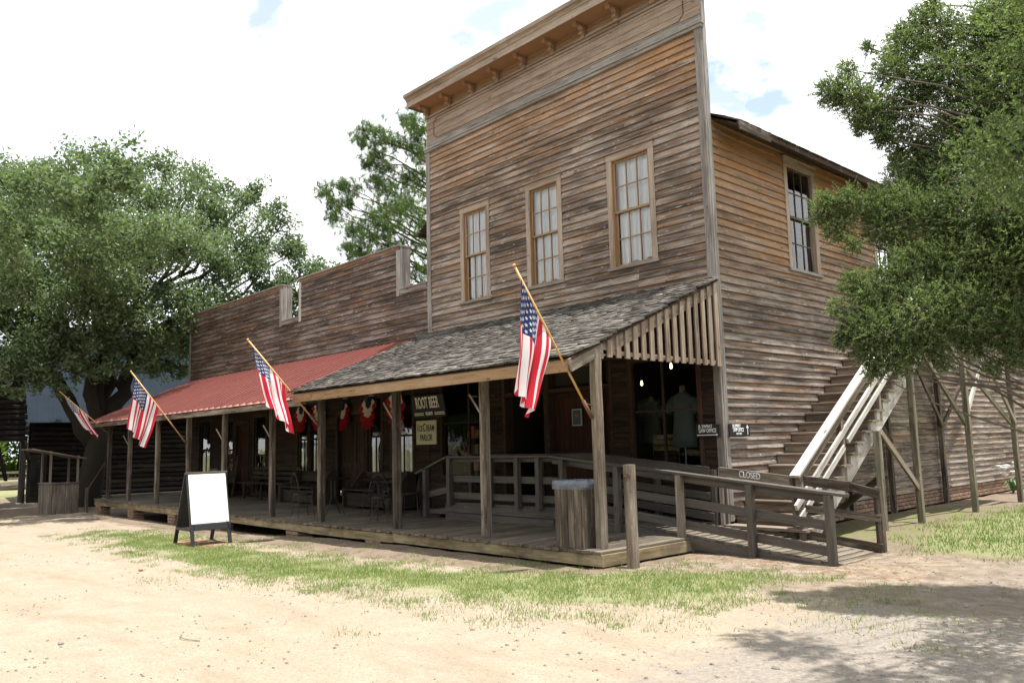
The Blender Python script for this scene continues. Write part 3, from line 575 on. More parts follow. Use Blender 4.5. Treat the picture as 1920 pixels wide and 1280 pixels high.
for a0, a1 in ((-5.1, -5.02), (-3.92, -3.78), (-2.62, -2.5), (-2.28, -2.2)):
    m = MB(); m.box(FR, a0, a1, -0.2, 0.03, 0.5, 3.0, 'z'); m.build('door_frame', 'siding_porch', store)
m = MB(); m.box(FR, -5.1, -2.2, -0.19, 0.02, 2.5, 2.58, 'a'); m.build('door_head', 'siding_porch', store)
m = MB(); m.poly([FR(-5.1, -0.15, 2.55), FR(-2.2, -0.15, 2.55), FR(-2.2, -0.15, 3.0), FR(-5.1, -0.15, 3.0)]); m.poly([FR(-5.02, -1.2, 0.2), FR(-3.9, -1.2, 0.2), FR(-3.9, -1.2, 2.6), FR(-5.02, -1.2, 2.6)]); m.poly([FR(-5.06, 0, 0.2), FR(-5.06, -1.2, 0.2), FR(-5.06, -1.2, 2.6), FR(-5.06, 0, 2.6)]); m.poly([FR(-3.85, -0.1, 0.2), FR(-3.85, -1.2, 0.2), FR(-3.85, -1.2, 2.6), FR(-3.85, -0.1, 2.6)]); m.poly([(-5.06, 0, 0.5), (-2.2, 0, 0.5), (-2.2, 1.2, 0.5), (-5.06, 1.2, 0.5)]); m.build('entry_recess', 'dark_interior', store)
def panel_door(parent, a0, a1, z0, z1, o, mat='door_brown', glass_top=False):
    m = MB(); m.box(FR, a0, a0 + 0.11, o - 0.04, o, z0, z1, 'z'); m.box(FR, a1 - 0.11, a1, o - 0.04, o, z0, z1, 'z'); zm = z0 + (z1 - z0) * 0.42
    for za, zb in ((z0, z0 + 0.2), (zm - 0.07, zm + 0.07), (z1 - 0.12, z1)): m.box(FR, a0 + 0.11, a1 - 0.11, o - 0.04, o - 0.001, za, zb, 'a')
    d = m.build('door', mat, parent); mid = (a0 + a1) / 2
    for xa, xb in ((a0 + 0.11, mid), (mid, a1 - 0.11)): m = MB(); m.box(FR, xa + 0.002, xb - 0.002, o - 0.035, o - 0.016, z0 + 0.2, zm - 0.07, 'z'); m.build('door_panel', mat, d)
    m = MB(); m.box(FR, a0 + 0.11, a1 - 0.11, o - 0.035, o - 0.018, zm + 0.07, z1 - 0.12, 'z'); m.build('pane' if glass_top else 'door_panel', 'car_glass' if glass_top else mat, d)
    m = MB(); m.lathe(FR(a1 - 0.06, o + 0.03, zm - 0.05), [(0.001, -0.025), (0.022, -0.012), (0.022, 0.012), (0.001, 0.025)], 8); m.build('handle', 'metal_dark', d); return d
panel_door(store, -3.77, -2.63, 0.52, 2.49, -0.12)
m = MB(); m.box(FR, -2.49, -2.29, -0.14, -0.11, 0.52, 2.5, 'z'); m.build('side_panel', 'door_brown', store)

# ================================================================== LOW STORE
low = thing('parlor_building', 'long low dark plank store building with stepped parapet behind red roof', 'building', (-14.5, 5, 0))
LX0, LX1 = -21.5, X0 - 0.03
def lowtop(a): return 6.34
notch = [(-14.62, -13.55, 5.27, 9), (-8.66, LX1, 5.27, 9)]
low_ops = [(-10.06, -9.46, 0.9, 2.75), (-9.0, -8.18, 0.9, 2.75), (-11.45, -10.2, 0.2, 2.4), (-13.6, -13.0, 0.9, 2.75), (-12.95, -12.4, 0.9, 2.75), (-16.3, -15.55, 0.3, 2.55), (-17.55, -16.75, 0.2, 2.4), (-18.5, -17.8, 0.7, 2.5), (-20.45, -19.55, 0.7, 2.55)]
m = MB(); holed(m, FR, LX0, LX1, -0.1, 6.36, notch + low_ops, 0.0); holed(m, lambda a, o, z: (LX0 - o, a, z), 0, 12, -0.1, 4.6, [], 0.0); m.poly([(LX0, 12, 0), (LX1, 12, 0), (LX1, 12, 4.6), (LX0, 12, 4.6)])
# thickness of the parapet
for a0, a1, zt in ((LX0, -14.62, 6.36), (-13.55, -8.66, 6.36)): m.poly([(a0, 0.3, 4.2), (a1, 0.3, 4.2), (a1, 0.3, zt), (a0, 0.3, zt)])
for a0, a1 in ((-14.62, -13.55), (-8.66, LX1)): m.poly([(a0, 0.3, 4.2), (a1, 0.3, 4.2), (a1, 0.3, 5.25), (a0, 0.3, 5.25)])
m.build('wall', 'sheathing', low)
siding(FR, LX0 + 0.1, LX1, 3.92, 6.33, notch, 'siding_low', low, lens=(2.0, 4.8))
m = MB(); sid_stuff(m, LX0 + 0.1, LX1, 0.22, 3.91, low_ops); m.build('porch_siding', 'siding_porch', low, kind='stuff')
m = MB(); m.box(FR, LX0 - 0.02, LX0 + 0.1, -0.005, 0.042, 0.2, 6.33, 'z'); m.build('corner_board', 'trim_grey', low)
for a0, a1, zt in ((LX0 - 0.05, -14.62 + 0.03, 6.34), (-14.62 + 0.035, -13.55 - 0.035, 5.26), (-13.55 - 0.03, -8.66 + 0.03, 6.34), (-8.66 + 0.035, LX1 - 0.01, 5.26)):
    m = MB(); m.box(FR, a0, a1, -0.33, 0.06, zt, zt + 0.035, 'a'); m.build('parapet_cap', 'trim_grey', low); m = MB(); m.box(FR, a0 + 0.02, a1 - 0.02, 0.0, 0.04, zt - 0.1, zt - 0.001, 'a'); m.build('cap_trim', 'siding_low' if zt > 6 else 'trim_grey', low)
for a in (-14.62, -8.66):
    for k in range(2):
        y0 = 0.0 + 0.15 * k; m = MB(); m.box(SD, y0 + 0.002, y0 + 0.146, a, a + 0.022, 5.2, 6.34, 'z'); m.build('end_board', 'trim_grey', low)
    m = MB(); m.box(FR, a - 0.1, a + 0.02, 0.0, 0.045, 5.12, 6.24, 'z'); m.build('edge_trim', 'trim_grey', low)
m = MB(); m.box(FR, -13.57, -13.44, 0.0, 0.045, 5.12, 6.24, 'z'); m.build('edge_trim', 'rail_light', low)
m = MB(); m.box(SD, 0.0, 0.3, -13.57, -13.55, 5.2, 6.34, 'z'); m.build('end_board', 'trim_grey', low)
m = MB(); m.poly([(LX0 - 0.3, 0.5, 4.9), (LX1, 0.5, 4.9), (LX1, 12.4, 4.3), (LX0 - 0.3, 12.4, 4.3)]); m.build('roof', 'tin_roof', low)
for (a0, a1, z0, z1) in low_ops:
    if z0 <= 0.3 and a1 - a0 > 0.7 and a0 != -16.3:
        w = (a1 - a0)
        if w > 1: panel_door(low, a0 + 0.03, (a0 + a1) / 2 - 0.004, 0.22, z1 - 0.05, -0.05, 'siding_porch'); panel_door(low, (a0 + a1) / 2 + 0.004, a1 - 0.03, 0.22, z1 - 0.05, -0.05, 'siding_porch')
        else: panel_door(low, a0 + 0.02, a1 - 0.02, 0.22, z1 - 0.03, -0.05)
        m = MB(); m.box(FR, a0 - 0.1, a0 - 0.001, -0.05, 0.045, 0.2, z1 + 0.1, 'z'); m.box(FR, a1 + 0.001, a1 + 0.1, -0.05, 0.045, 0.2, z1 + 0.1, 'z'); m.box(FR, a0, a1, -0.05, 0.044, z1, z1 + 0.1, 'a'); m.build('door_frame', 'bench_wood', low)
    else:
        m = MB(); m.box(FR, a0 - 0.09, a0 - 0.001, -0.05, 0.045, z0 - 0.05, z1 + 0.1, 'z'); m.box(FR, a1 + 0.001, a1 + 0.09, -0.05, 0.045, z0 - 0.05, z1 + 0.1, 'z'); m.box(FR, a0, a1, -0.05, 0.044, z1, z1 + 0.1, 'a'); m.box(FR, a0, a1, -0.05, 0.06, z0 - 0.06, z0, 'a')
        w = m.build('window', 'bench_wood', low); zm = (z0 + z1) / 2
        m = MB(); m.box(FR, a0, a0 + 0.05, -0.045, -0.01, z0, z1, 'z'); m.box(FR, a1 - 0.05, a1, -0.045, -0.01, z0, z1, 'z'); m.box(FR, a0 + 0.05, a1 - 0.05, -0.045, -0.011, zm - 0.025, zm + 0.025, 'a'); m.box(FR, (a0 + a1) / 2 - 0.012, (a0 + a1) / 2 + 0.012, -0.045, -0.012, z0, zm - 0.025, 'z'); m.build('sash', 'bench_wood', w)
        for y0_, y1_ in ((z0, zm - 0.025), (zm + 0.025, z1)): m = MB(); m.poly([FR(a0 + 0.05, -0.03, y0_), FR(a1 - 0.05, -0.03, y0_), FR(a1 - 0.05, -0.03, y1_), FR(a0 + 0.05, -0.03, y1_)]); m.build('pane', 'glass', w)
        if a0 > -14:
            m = MB(); n = 20; x_0, x_1 = a0 + 0.05, a1 - 0.05
            for side in (0, 1):
                xs = [x_0 + (x_1 - x_0) * (0.45 * i / n if side == 0 else 0.7 + 0.3 * i / n) for i in range(n + 1)]
                for i in range(n):
                    if side == 1 and i % 20 > 18: continue
                    o0, o1 = (-0.1 + 0.018 * math.sin(i * 1.5), -0.1 + 0.018 * math.sin((i + 1) * 1.5)); m.poly([FR(xs[i], o0, z0), FR(xs[i + 1], o1, z0), FR(xs[i + 1], o1, zm + 0.1), FR(xs[i], o0, zm + 0.1)])
            m.build('curtain', 'curtain', w)
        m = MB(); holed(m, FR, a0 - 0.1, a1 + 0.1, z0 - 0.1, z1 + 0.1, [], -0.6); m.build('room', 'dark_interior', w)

# ================================================================== PORCH: boardwalk, posts, roofs
deck = thing('boardwalk', 'long raised plank boardwalk on brick piers along both storefronts', 'boardwalk', (-10, -1.6, 0.0))
DX0, DX1, DZ = -20.75, 0.2, 0.2
def sag(x): return -0.035 * math.exp(-((x + 8.5) / 3.5) ** 2) + 0.012 * mn.noise(Vector((x * 0.35, 1, 2)))
x = DX0; n = 0
while x < DX1 - 0.03:
    w = min(random.uniform(0.13, 0.148), DX1 - x); e = -3.2 + random.uniform(-0.02, 0.016); z = DZ - 0.02 + sag(x) + random.uniform(-0.004, 0.003)
    ye = -0.002
    MB().beam((x + w / 2, e, z), (x + w / 2, ye, z), w - random.uniform(0.006, 0.012), 0.038, jit=0.0015, seg=3, c=0.005).build('plank', 'deck_wood', deck); x += w
for a0, a1, dz in ((DX0, -16.6, 0), (-16.59, -12.3, 0), (-12.29, -7.25, 0), (-7.24, -4.4, -0.01), (-4.39, DX1, 0)):
    MB().beam((a0, -3.155, DZ - 0.118 + sag(a0 + 0.1) + dz), (a1, -3.155, DZ - 0.118 + sag(a1 - 0.1) + dz), 0.04, 0.15, seg=4, jit=0.002).build('fascia_board', 'deck_fascia', deck)
part('fascia_board', 'deck_fascia', deck, (DX1 - 0.02, -3.13, DZ - 0.118), (DX1 - 0.02, -1.22, DZ - 0.118), 0.04, 0.15)
part('fascia_board', 'deck_fascia', deck, (DX0 + 0.02, -3.13, DZ - 0.118), (DX0 + 0.02, 0, DZ - 0.118), 0.04, 0.15)
m = MB()
for y in (-2.5, -1.6, -0.6): m.beam((DX0 + 0.05, y, DZ - 0.11), (DX1 - 0.06, y, DZ - 0.11), 0.05, 0.13)
m.build('joist', 'post_dark', deck)
for px in (-20.4, -17.4, -14.3, -11.5, -7.9, -5.0):
    pr = None; top = DZ - 0.195 + sag(px); base = gz(px, -3.1) - 0.1; nr = max(2, int((top - base) / 0.075)); m0 = MB(); m0.beam((px - 0.23, -3.02, base), (px + 0.23, -3.02, base), 0.3, 0.02); pier = m0.build('pier', 'brick', deck)
    for r in range(nr):
        z = top - 0.037 - 0.075 * r
        for k in range(2 + r % 2):
            a = px - 0.23 + (0.235 * k if r % 2 == 0 else (0, 0.118, 0.353)[k]); b = a + (0.222 if r % 2 == 0 else (0.105, 0.222, 0.105)[k])
            MB().beam((a, -3.02 + random.uniform(-0.006, 0.006), z), (b, -3.02 + random.uniform(-0.006, 0.006), z), 0.3, 0.064, c=0.007).build('brick', 'brick', pier)
# shingled porch roof in front of the tall store
pr = thing('shingled_porch', 'porch roof of grey wooden shingles in front of the tall store', 'porch roof', (-3.7, -1.7, 0.2))
ZT, SL = 4.09, 0.4145; rzp = lambda y: ZT + SL * y
YE = -3.46; PX0, PX1 = -7.42, 0.06
m = MB(); m.beam((PX0, (YE + 0) / 2, rzp(YE / 2) - 0.03), (PX1, YE / 2, rzp(YE / 2) - 0.03), math.hypot(YE, SL * YE) - 0.02, 0.03, up=Vector((0, -SL, 1))); m.build('roof_deck', 'siding_porch', pr)
sl = math.hypot(1, SL); dirv = Vector((0, -1 / sl, -SL / sl)); nrm = Vector((0, -SL / sl, 1 / sl)); Ls = -YE * sl
sh = []; r = 0; d = 0.0
while d < Ls:
    x = PX0 - random.uniform(0.0, 0.06)
    while x < PX1 - 0.02:
        w = random.uniform(0.085, 0.165); w = min(w, PX1 + 0.03 - x)
        if w > 0.03: sh.append((x, w, d, r))
        x += w
    d += 0.152; r += 1
def shingle(mb, x, w, d, r):
    end = min(d + 0.152 + random.uniform(-0.008, 0.009), Ls + 0.04); st = max(end - 0.32, 0.0); wp = random.uniform(-0.004, 0.011); th = random.uniform(0.022, 0.034)
    a = Vector((x + w / 2, 0, ZT)) + dirv * st + nrm * 0.004; b = Vector((x + w / 2 + random.uniform(-0.004, 0.004), 0, ZT)) + dirv * end + nrm * (0.034 + wp)
    mb.beam(b, a, w - random.uniform(0.004, 0.01), th, up=nrm + Vector((random.uniform(-0.03, 0.03), 0, 0)), c=0.0015)
sh.sort(key=lambda q: (Vector((q[0], 0, ZT)) + dirv * (q[2] + 0.1) - CAM).length)
rest = MB()
for i, q in enumerate(sh):
    if i < 295: mb = MB(); shingle(mb, *q); mb.build('shingle', 'shingle', pr)
    else: shingle(rest, *q)
rest.build('shingles', 'shingle', pr, kind='stuff')
part('flashing', 'trim_tan', pr, (PX0, -0.05, ZT + 0.015), (PX1 - 0.02, -0.05, ZT + 0.015), 0.1, 0.008, up=nrm)
for a0, a1 in ((PX0 + 0.05, -5.1), (-5.095, PX1 - 0.08)): part('fascia_board', 'fascia_new', pr, (a0, YE + 0.02, 2.545), (a1, YE + 0.02, 2.545), 0.03, 0.16)
part('header_beam', 'siding_porch', pr, (PX0, -2.94, 2.64), (PX1 - 0.1, -2.94, 2.64), 0.1, 0.13)
for k in range(12):
    x = PX0 + 0.15 + k * 0.61; part('rafter', 'siding_porch', pr, (x, YE + 0.04, rzp(YE + 0.04) - 0.1), (x, -0.05, rzp(-0.05) - 0.1), 0.045, 0.1)
part('rake_board', 'post_wood', pr, (0.03, -2.86, rzp(-2.86) - 0.11), (0.03, YE - 0.01, rzp(YE - 0.01) - 0.11), 0.035, 0.17)
part('rake_board', 'slat_wood', pr, (0.0, -0.02, rzp(0) - 0.14), (0.0, -2.86, rzp(-2.86) - 0.14), 0.03, 0.2)
part('gable_rail', 'slat_wood', pr, (0.0, -2.88, 2.755), (0.0, -0.03, 2.74), 0.03, 0.06)
for k in range(14):
    y = -2.68 + k * 0.187; MB().beam((0.032, y, 2.685), (0.032, y, rzp(y) - 0.06), 0.03, 0.092, up=(0, 1, 0)).build('slat', 'slat_wood', pr)
part('slat', 'slat_wood', pr, (0.032, -2.85, 2.66), (0.032, -2.85, rzp(-2.85) - 0.05), 0.06, 0.03, up=(1, 0, 0)); part('slat', 'trim_tan', pr, (0.036, -0.07, 2.68), (0.036, -0.07, rzp(-0.07) - 0.03), 0.1, 0.03, up=(1, 0, 0))
PX = [0.0, -2.27, -4.6, -7.15]
for i, x in enumerate(PX):
    y = -2.94; dk = i != 0; zt = 2.78 if i == 0 else 2.575
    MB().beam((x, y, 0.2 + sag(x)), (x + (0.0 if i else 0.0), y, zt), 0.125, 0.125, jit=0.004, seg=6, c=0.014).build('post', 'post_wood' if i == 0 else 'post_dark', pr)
    if i in (1, 2): MB().beam((x - 0.02, y - 0.07, 2.05), (x - 0.16, y - 0.16, 2.33), 0.02, 0.03).beam((x - 0.1, y - 0.06, 2.3), (x - 0.15, y - 0.15, 2.3), 0.012, 0.012).build('flag_socket', 'post_wood', pr)
# red metal porch roof in front of the low store
mr = thing('metal_porch', 'porch roof of red painted ribbed metal in front of low store', 'porch roof', (-14.5, -1.7, 0.2))
RZT, RYE = 3.99, -3.25; rsl = (RZT - 2.56) / -RYE; rzm = lambda y: RZT + rsl * y
xl, xr = -21.5, PX0 - 0.02; npn = 42; pw = (xr - xl) / npn
def pnt(x, y, h): return (x, y - h * rsl / math.hypot(1, rsl), rzm(y) + h / math.hypot(1, rsl))
for k in range(npn):
    a = xl + pw * k; m = MB(); prof = [(0, 0.004), (pw - 0.04, 0.003), (pw - 0.036, 0.06), (pw - 0.006, 0.06), (pw - 0.002, 0.004), (pw - 0.002, -0.002), (0, -0.002)]
    ys = (RYE - 0.02 + random.uniform(-0.008, 0.008), RYE / 2, -0.01); m.rings([[pnt(a + q, y, h) for q, h in prof] for y in ys], [0, 1.7, 3.5], [0.05 * i for i in range(8)]); rpn = m.build('roof_panel', 'red_metal', mr); MB().beam(pnt(a + pw - 0.021, ys[0] - 0.004, 0.062), pnt(a + pw - 0.021, -0.02, 0.062), 0.046, 0.012, up=(0, -rsl, 1), c=0.002).build('seam', 'seam_dark', rpn)
part('fascia_board', 'post_dark', mr, (xl + 0.1, RYE + 0.03, 2.475), (-14.3, RYE + 0.03, 2.475), 0.03, 0.12); part('fascia_board', 'post_wood', mr, (-14.29, RYE + 0.03, 2.475), (xr, RYE + 0.03, 2.475), 0.03, 0.12)
part('header_beam', 'post_dark', mr, (xl + 0.5, -2.9, 2.56), (xr, -2.9, 2.56), 0.1, 0.12); m = MB(); m.poly([(xl, RYE + 0.05, rzm(RYE) - 0.012), (xr, RYE + 0.05, rzm(RYE) - 0.012), (xr, -0.02, RZT - 0.03), (xl, -0.02, RZT - 0.03)]); m.build('roof_deck', 'siding_porch', mr)
m = MB(); m.poly([(xl + 0.02, RYE + 0.05, rzm(RYE) - 0.03), (xl + 0.02, -0.02, RZT - 0.04), (xl + 0.02, -0.02, 2.6), (xl + 0.02, RYE + 0.3, 2.5)]); m.build('gable_end', 'siding_porch', mr)
for i, x in enumerate((-9.3, -11.75, -13.95, -16.15, -18.45, -20.35)):
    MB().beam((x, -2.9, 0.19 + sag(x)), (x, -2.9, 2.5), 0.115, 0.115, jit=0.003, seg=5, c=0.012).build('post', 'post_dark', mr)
    if i in (0, 1, 4): MB().beam((x - 0.02, -2.96, 1.85), (x - 0.12, -3.06, 2.1), 0.02, 0.03).build('flag_socket', 'post_wood', mr)

# ================================================================== RAMP
ramp = thing('ramp', 'taupe painted wooden access ramp with railings leading up to shop entry', 'ramp', (-1.0, -0.6, 0.2))
RX = -2.5; rdz = lambda x: 0.5 if x < RX else 0.5 - 0.1 * (x - RX)
NY, FY = -1.2, -0.06
x = -5.35
while x < 2.36:
    w = 0.138; a, b = x, x + w - 0.006; z = rdz(x + w / 2)
    MB().beam((x + w / 2, NY - 0.06, z - 0.019), (x + w / 2, FY - 0.02, z - 0.019), w - 0.003, 0.036, c=0.004).build('plank', 'grey_paint' if x < -0.3 else 'deck_wood', ramp); x += w
for k, dz in enumerate((0.0, -0.155)): part('skirt_board', 'grey_paint', ramp, (-5.38, NY - 0.075, 0.39 + dz), (RX, NY - 0.075, 0.39 + dz), 0.03, 0.145)
part('skirt_board', 'grey_paint', ramp, (RX + 0.003, NY - 0.076, 0.39), (2.1, NY - 0.076, rdz(2.1) - 0.11), 0.03, 0.145); part('skirt_board', 'post_dark', ramp, (0.15, NY - 0.07, 0.05), (2.1, NY - 0.07, -0.04), 0.03, 0.16); part('skirt_board', 'grey_paint', ramp, (RX + 0.02, NY - 0.072, 0.235), (-0.6, NY - 0.072, 0.15), 0.03, 0.14)
part('end_board', 'grey_paint', ramp, (-5.37, NY, 0.33), (-5.37, FY, 0.33), 0.03, 0.26)
nposts = [-5.19, -4.05, -3.3, -2.78, -2.22, -1.07, 0.08, 1.2, 2.28]
for i, x in enumerate(nposts):
    b = gz(x, NY) - 0.1 if x > 0 else (0.2 if x > RX else 0.46)
    MB().beam((x, NY - 0.13, b), (x, NY - 0.13, rdz(x) + 0.822), 0.095, 0.095, jit=0.002, seg=4, c=0.006).build('post', 'grey_paint' if x != 0.08 else 'post_wood', ramp)
def rails(x0, x1, y, dz, w, h, nm, mat='grey_paint'): part(nm, mat, ramp, (x0, y, rdz(x0) + dz), (x1, y, rdz(x1) + dz), w, h)
for x0_, x1_ in ((-5.24, RX), (RX + 0.002, 2.5)):
    rails(x0_, x1_, NY - 0.1, 0.845, 0.15, 0.038, 'hand_rail'); rails(x0_, min(x1_, 2.3), NY - 0.065, 0.77, 0.03, 0.1, 'upper_rail') if x0_ > -3 else rails(x0_, x1_, NY - 0.065, 0.785, 0.03, 0.07, 'upper_rail')
    rails(x0_, min(x1_, 2.26), NY - 0.064, 0.44, 0.03, 0.12, 'middle_rail'); rails(x0_, min(x1_, 2.26), NY - 0.064, 0.13, 0.03, 0.12, 'lower_rail')
# stairs of the platform at its left end with sloping rail
for k, (xs_, z) in enumerate(((-5.55, 0.35), (-5.85, 0.22))): MB().beam((xs_, NY, z), (xs_, FY, z), 0.28, 0.04).build('step', 'grey_paint', ramp)
for x, y, t in ((-5.95, NY - 0.13, 1.14), (-5.95, FY - 0.1, 1.38)): part('post', 'grey_paint', ramp, (x, y, 0.2), (x, y, t), 0.09, 0.09)
part('hand_rail', 'grey_paint', ramp, (-5.2, NY - 0.1, 1.365), (-6.25, NY - 0.1, 1.03), 0.15, 0.038); part('lower_rail', 'grey_paint', ramp, (-5.2, NY - 0.065, 0.75), (-5.95, NY - 0.065, 0.62), 0.03, 0.12); part('lower_rail', 'grey_paint', ramp, (-5.2, NY - 0.065, 0.33), (-5.95, NY - 0.065, 0.3), 0.03, 0.1)
# far rail
for x in (-5.3, -3.9, -2.3, -1.2, -0.12): part('post', 'grey_paint', ramp, (x, FY - 0.1, 0.2), (x, FY - 0.1, rdz(x) + 0.83), 0.09, 0.09)
rails(-5.3, RX, FY - 0.16, 0.8, 0.03, 0.14, 'upper_rail'); rails(RX, -0.16, FY - 0.16, 0.8, 0.03, 0.14, 'upper_rail'); rails(RX, -0.16, FY - 0.16, 0.42, 0.03, 0.12, 'middle_rail'); rails(RX, -0.1, FY - 0.16, 0.12, 0.03, 0.12, 'lower_rail')
for x, t in ((1.12, 0.98), (2.3, 0.86)): part('post', 'post_dark', ramp, (x, 0.03, gz(x, 0) - 0.1), (x, 0.03, t), 0.095, 0.095)
part('upper_rail', 'post_dark', ramp, (1.14, -0.02, 0.955), (1.95, -0.02, 0.87), 0.035, 0.14); part('upper_rail', 'post_dark', ramp, (1.952, -0.02, 0.865), (2.34, -0.02, 0.775), 0.035, 0.12)
part('middle_rail', 'post_dark', ramp, (1.1, -0.03, 0.57), (2.34, -0.03, 0.46), 0.03, 0.1); part('lower_rail', 'post_dark', ramp, (1.14, -0.03, 0.2), (2.34, -0.03, 0.07), 0.03, 0.12)
part('barrier_post', 'post_wood', ramp, (-0.02, -0.12, 0.1), (-0.02, -0.12, 1.12), 0.06, 0.05)
bar = MB().beam((-0.02, -0.14, 1.065), (1.12, -0.14, 0.945), 0.03, 0.135).build('barrier_board', 'post_wood', None); tag(bar, 'weathered barrier board lettered CLOSED in white across the stair foot', 'sign')
text('lettering', 'CLOSED', 0.13, 'letter_white', bar, (0.5, -0.157, 1.008), (1, 0, -0.105), (0.03, 0, 1), 0.74, 0.002, 0.001)

# ================================================================== STAIRS
st = thing('staircase', 'outside wooden staircase climbing the side wall to upper landing', 'staircase', (0.7, 2.5, 0.05))
SY = lambda k: 0.14 + 0.266 * k
SZ = lambda k: 0.43 + 0.172 * k
NS = 21; SXR = 1.27
for k in range(NS):
    MB().beam((0.04, SY(k) + 0.13, SZ(k) - 0.02), (SXR + 0.05 + random.uniform(-0.01, 0.02), SY(k) + 0.13, SZ(k) - 0.02), 0.29, 0.038, jit=0.001, c=0.006).build('tread', 'stair_wood', st)
    MB().beam((0.045, SY(k) + 0.03, SZ(k) - 0.105), (SXR - 0.03, SY(k) + 0.03, SZ(k) - 0.105), 0.025, 0.128, c=0.003).build('riser', 'stair_wood', st)
part('landing_board', 'stair_wood', st, (0.02, -0.02, 0.245), (1.35, -0.02, 0.245), 0.3, 0.04); part('kick_board', 'post_dark', st, (0.05, -0.15, 0.14), (1.05, -0.15, 0.12), 0.03, 0.17)
# notched stringer
def stringer(x, mat):
    m = MB(); w = 0.04; pts = []
    for k in range(NS): pts += [(SY(k) + 0.045, SZ(k) - 0.172 - 0.04), (SY(k) + 0.045, SZ(k) - 0.04)]
    pts.append((SY(NS), SZ(NS - 1) - 0.04)); low_ = [(SY(NS), SZ(NS) - 0.42), (SY(0) + 0.1, SZ(0) - 0.41)]
    for k in range(NS):  # tooth triangles + band
        a = (SY(k) + 0.045, SZ(k) - 0.212); b = (SY(k) + 0.045, SZ(k) - 0.04); c = (SY(k + 1) + 0.045, SZ(k) - 0.04); m.rings([[(x + q, p[0], p[1]) for p in (a, b, c)] for q in (-w / 2, w / 2)], [0, w], [0, 0.17, 0.4, 0.6])
    m.beam((x, SY(0) - 0.02, SZ(0) - 0.33), (x, SY(NS) + 0.02, SZ(NS) - 0.33), w - 0.002, 0.2, seg=4); return m.build('stringer', mat, st)
stringer(SXR - 0.01, 'rail_light'); stringer(0.12, 'stair_wood')
rail_off = 0.78
def srail(x, k0, k1, off, w, h, nm, mat): part(nm, mat, st, (x, SY(k0), SZ(k0) + off), (x, SY(k1), SZ(k1) + off), w, h, seg=2)
srail(SXR - 0.04, -1.2, 9.0, rail_off, 0.15, 0.04, 'hand_rail', 'rail_light'); srail(SXR - 0.04, 9.02, NS, rail_off, 0.15, 0.04, 'hand_rail', 'rail_light')
srail(SXR - 0.0, -1.0, NS, rail_off - 0.1, 0.035, 0.1, 'under_rail', 'stair_wood'); srail(SXR + 0.01, -1.6, 5, 0.42, 0.04, 0.09, 'middle_rail', 'rail_light'); srail(SXR + 0.01, 5.02, NS, 0.42, 0.04, 0.09, 'middle_rail', 'rail_light')
srail(SXR + 0.01, -1.6, 4.4, 0.2, 0.04, 0.09, 'lower_rail', 'rail_light'); srail(SXR + 0.01, 4.9, NS, 0.2, 0.04, 0.09, 'lower_rail', 'rail_light')
for k in (-0.9, 4.2, 9.6, 15): part('post', 'stair_wood', st, (SXR - 0.03, SY(k) + 0.05, max(0.0, SZ(k) - 0.3)), (SXR - 0.03, SY(k) + 0.05, SZ(k) + rail_off - 0.03), 0.09, 0.09)
LZ = SZ(NS - 1); LY0, LY1 = SY(NS) - 0.05, 9.1
for k in range(26): part('landing_plank', 'stair_wood', st, (0.04, LY0 + 0.13 + k * 0.135, LZ - 0.02), (1.6, LY0 + 0.13 + k * 0.135, LZ - 0.02), 0.128, 0.036)
for x in (0.12, 1.5): part('landing_beam', 'stair_wood', st, (x, LY0 - 0.1, LZ - 0.14), (x, LY1, LZ - 0.14), 0.07, 0.2)
for x, y, z1, mt in ((1.42, 2.2, 1.62, 'post_mossy'), (1.45, 3.62, 2.75, 'post_mossy'), (1.5, 6.1, LZ + 0.9, 'post_mossy'), (1.5, 8.85, LZ + 0.9, 'post_mossy'), (0.14, 5.7, LZ - 0.2, 'post_dark'), (0.14, 8.5, LZ - 0.2, 'post_dark'), (0.14, 2.5, 1.4, 'post_dark'), (0.14, 3.9, 2.4, 'post_dark')):
    MB().beam((x, y, gz(x, y) - 0.1), (x, y, z1), 0.1, 0.1, jit=0.003, seg=5, c=0.008).build('post', mt, st)
B = [((1.46, 6.1, 1.72), (1.46, 3.7, 3.4), 'post_mossy'), ((1.46, 6.05, 1.74), (1.46, 7.9, 3.55), 'rail_light'), ((1.46, 8.8, 1.74), (1.46, 4.9, 3.5), 'post_mossy'), ((1.54, 8.85, 1.74), (1.54, 6.9, 3.5), 'post_mossy'), ((0.2, 8.5, 1.7), (0.2, 6.9, 3.4), 'post_dark'), ((0.2, 8.5, 1.72), (0.2, 11.0, 3.5), 'post_dark'), ((1.46, 2.25, 1.6), (1.46, 3.62, 0.62), 'stair_wood'), ((1.45, 2.2, 0.9), (0.3, 2.4, 0.1), 'post_dark'), ((0.2, 5.7, 1.4), (0.2, 4.2, 2.6), 'post_dark')]
for a, b, mt in B: part('brace', mt, st, a, b, 0.045, 0.1)
for y0, z0_ in ((LY0, LZ + 0.85), (LY0, LZ + 0.45)): part('landing_rail', 'stair_wood', st, (1.52, y0, z0_), (1.52, LY1, z0_), 0.04, 0.1)

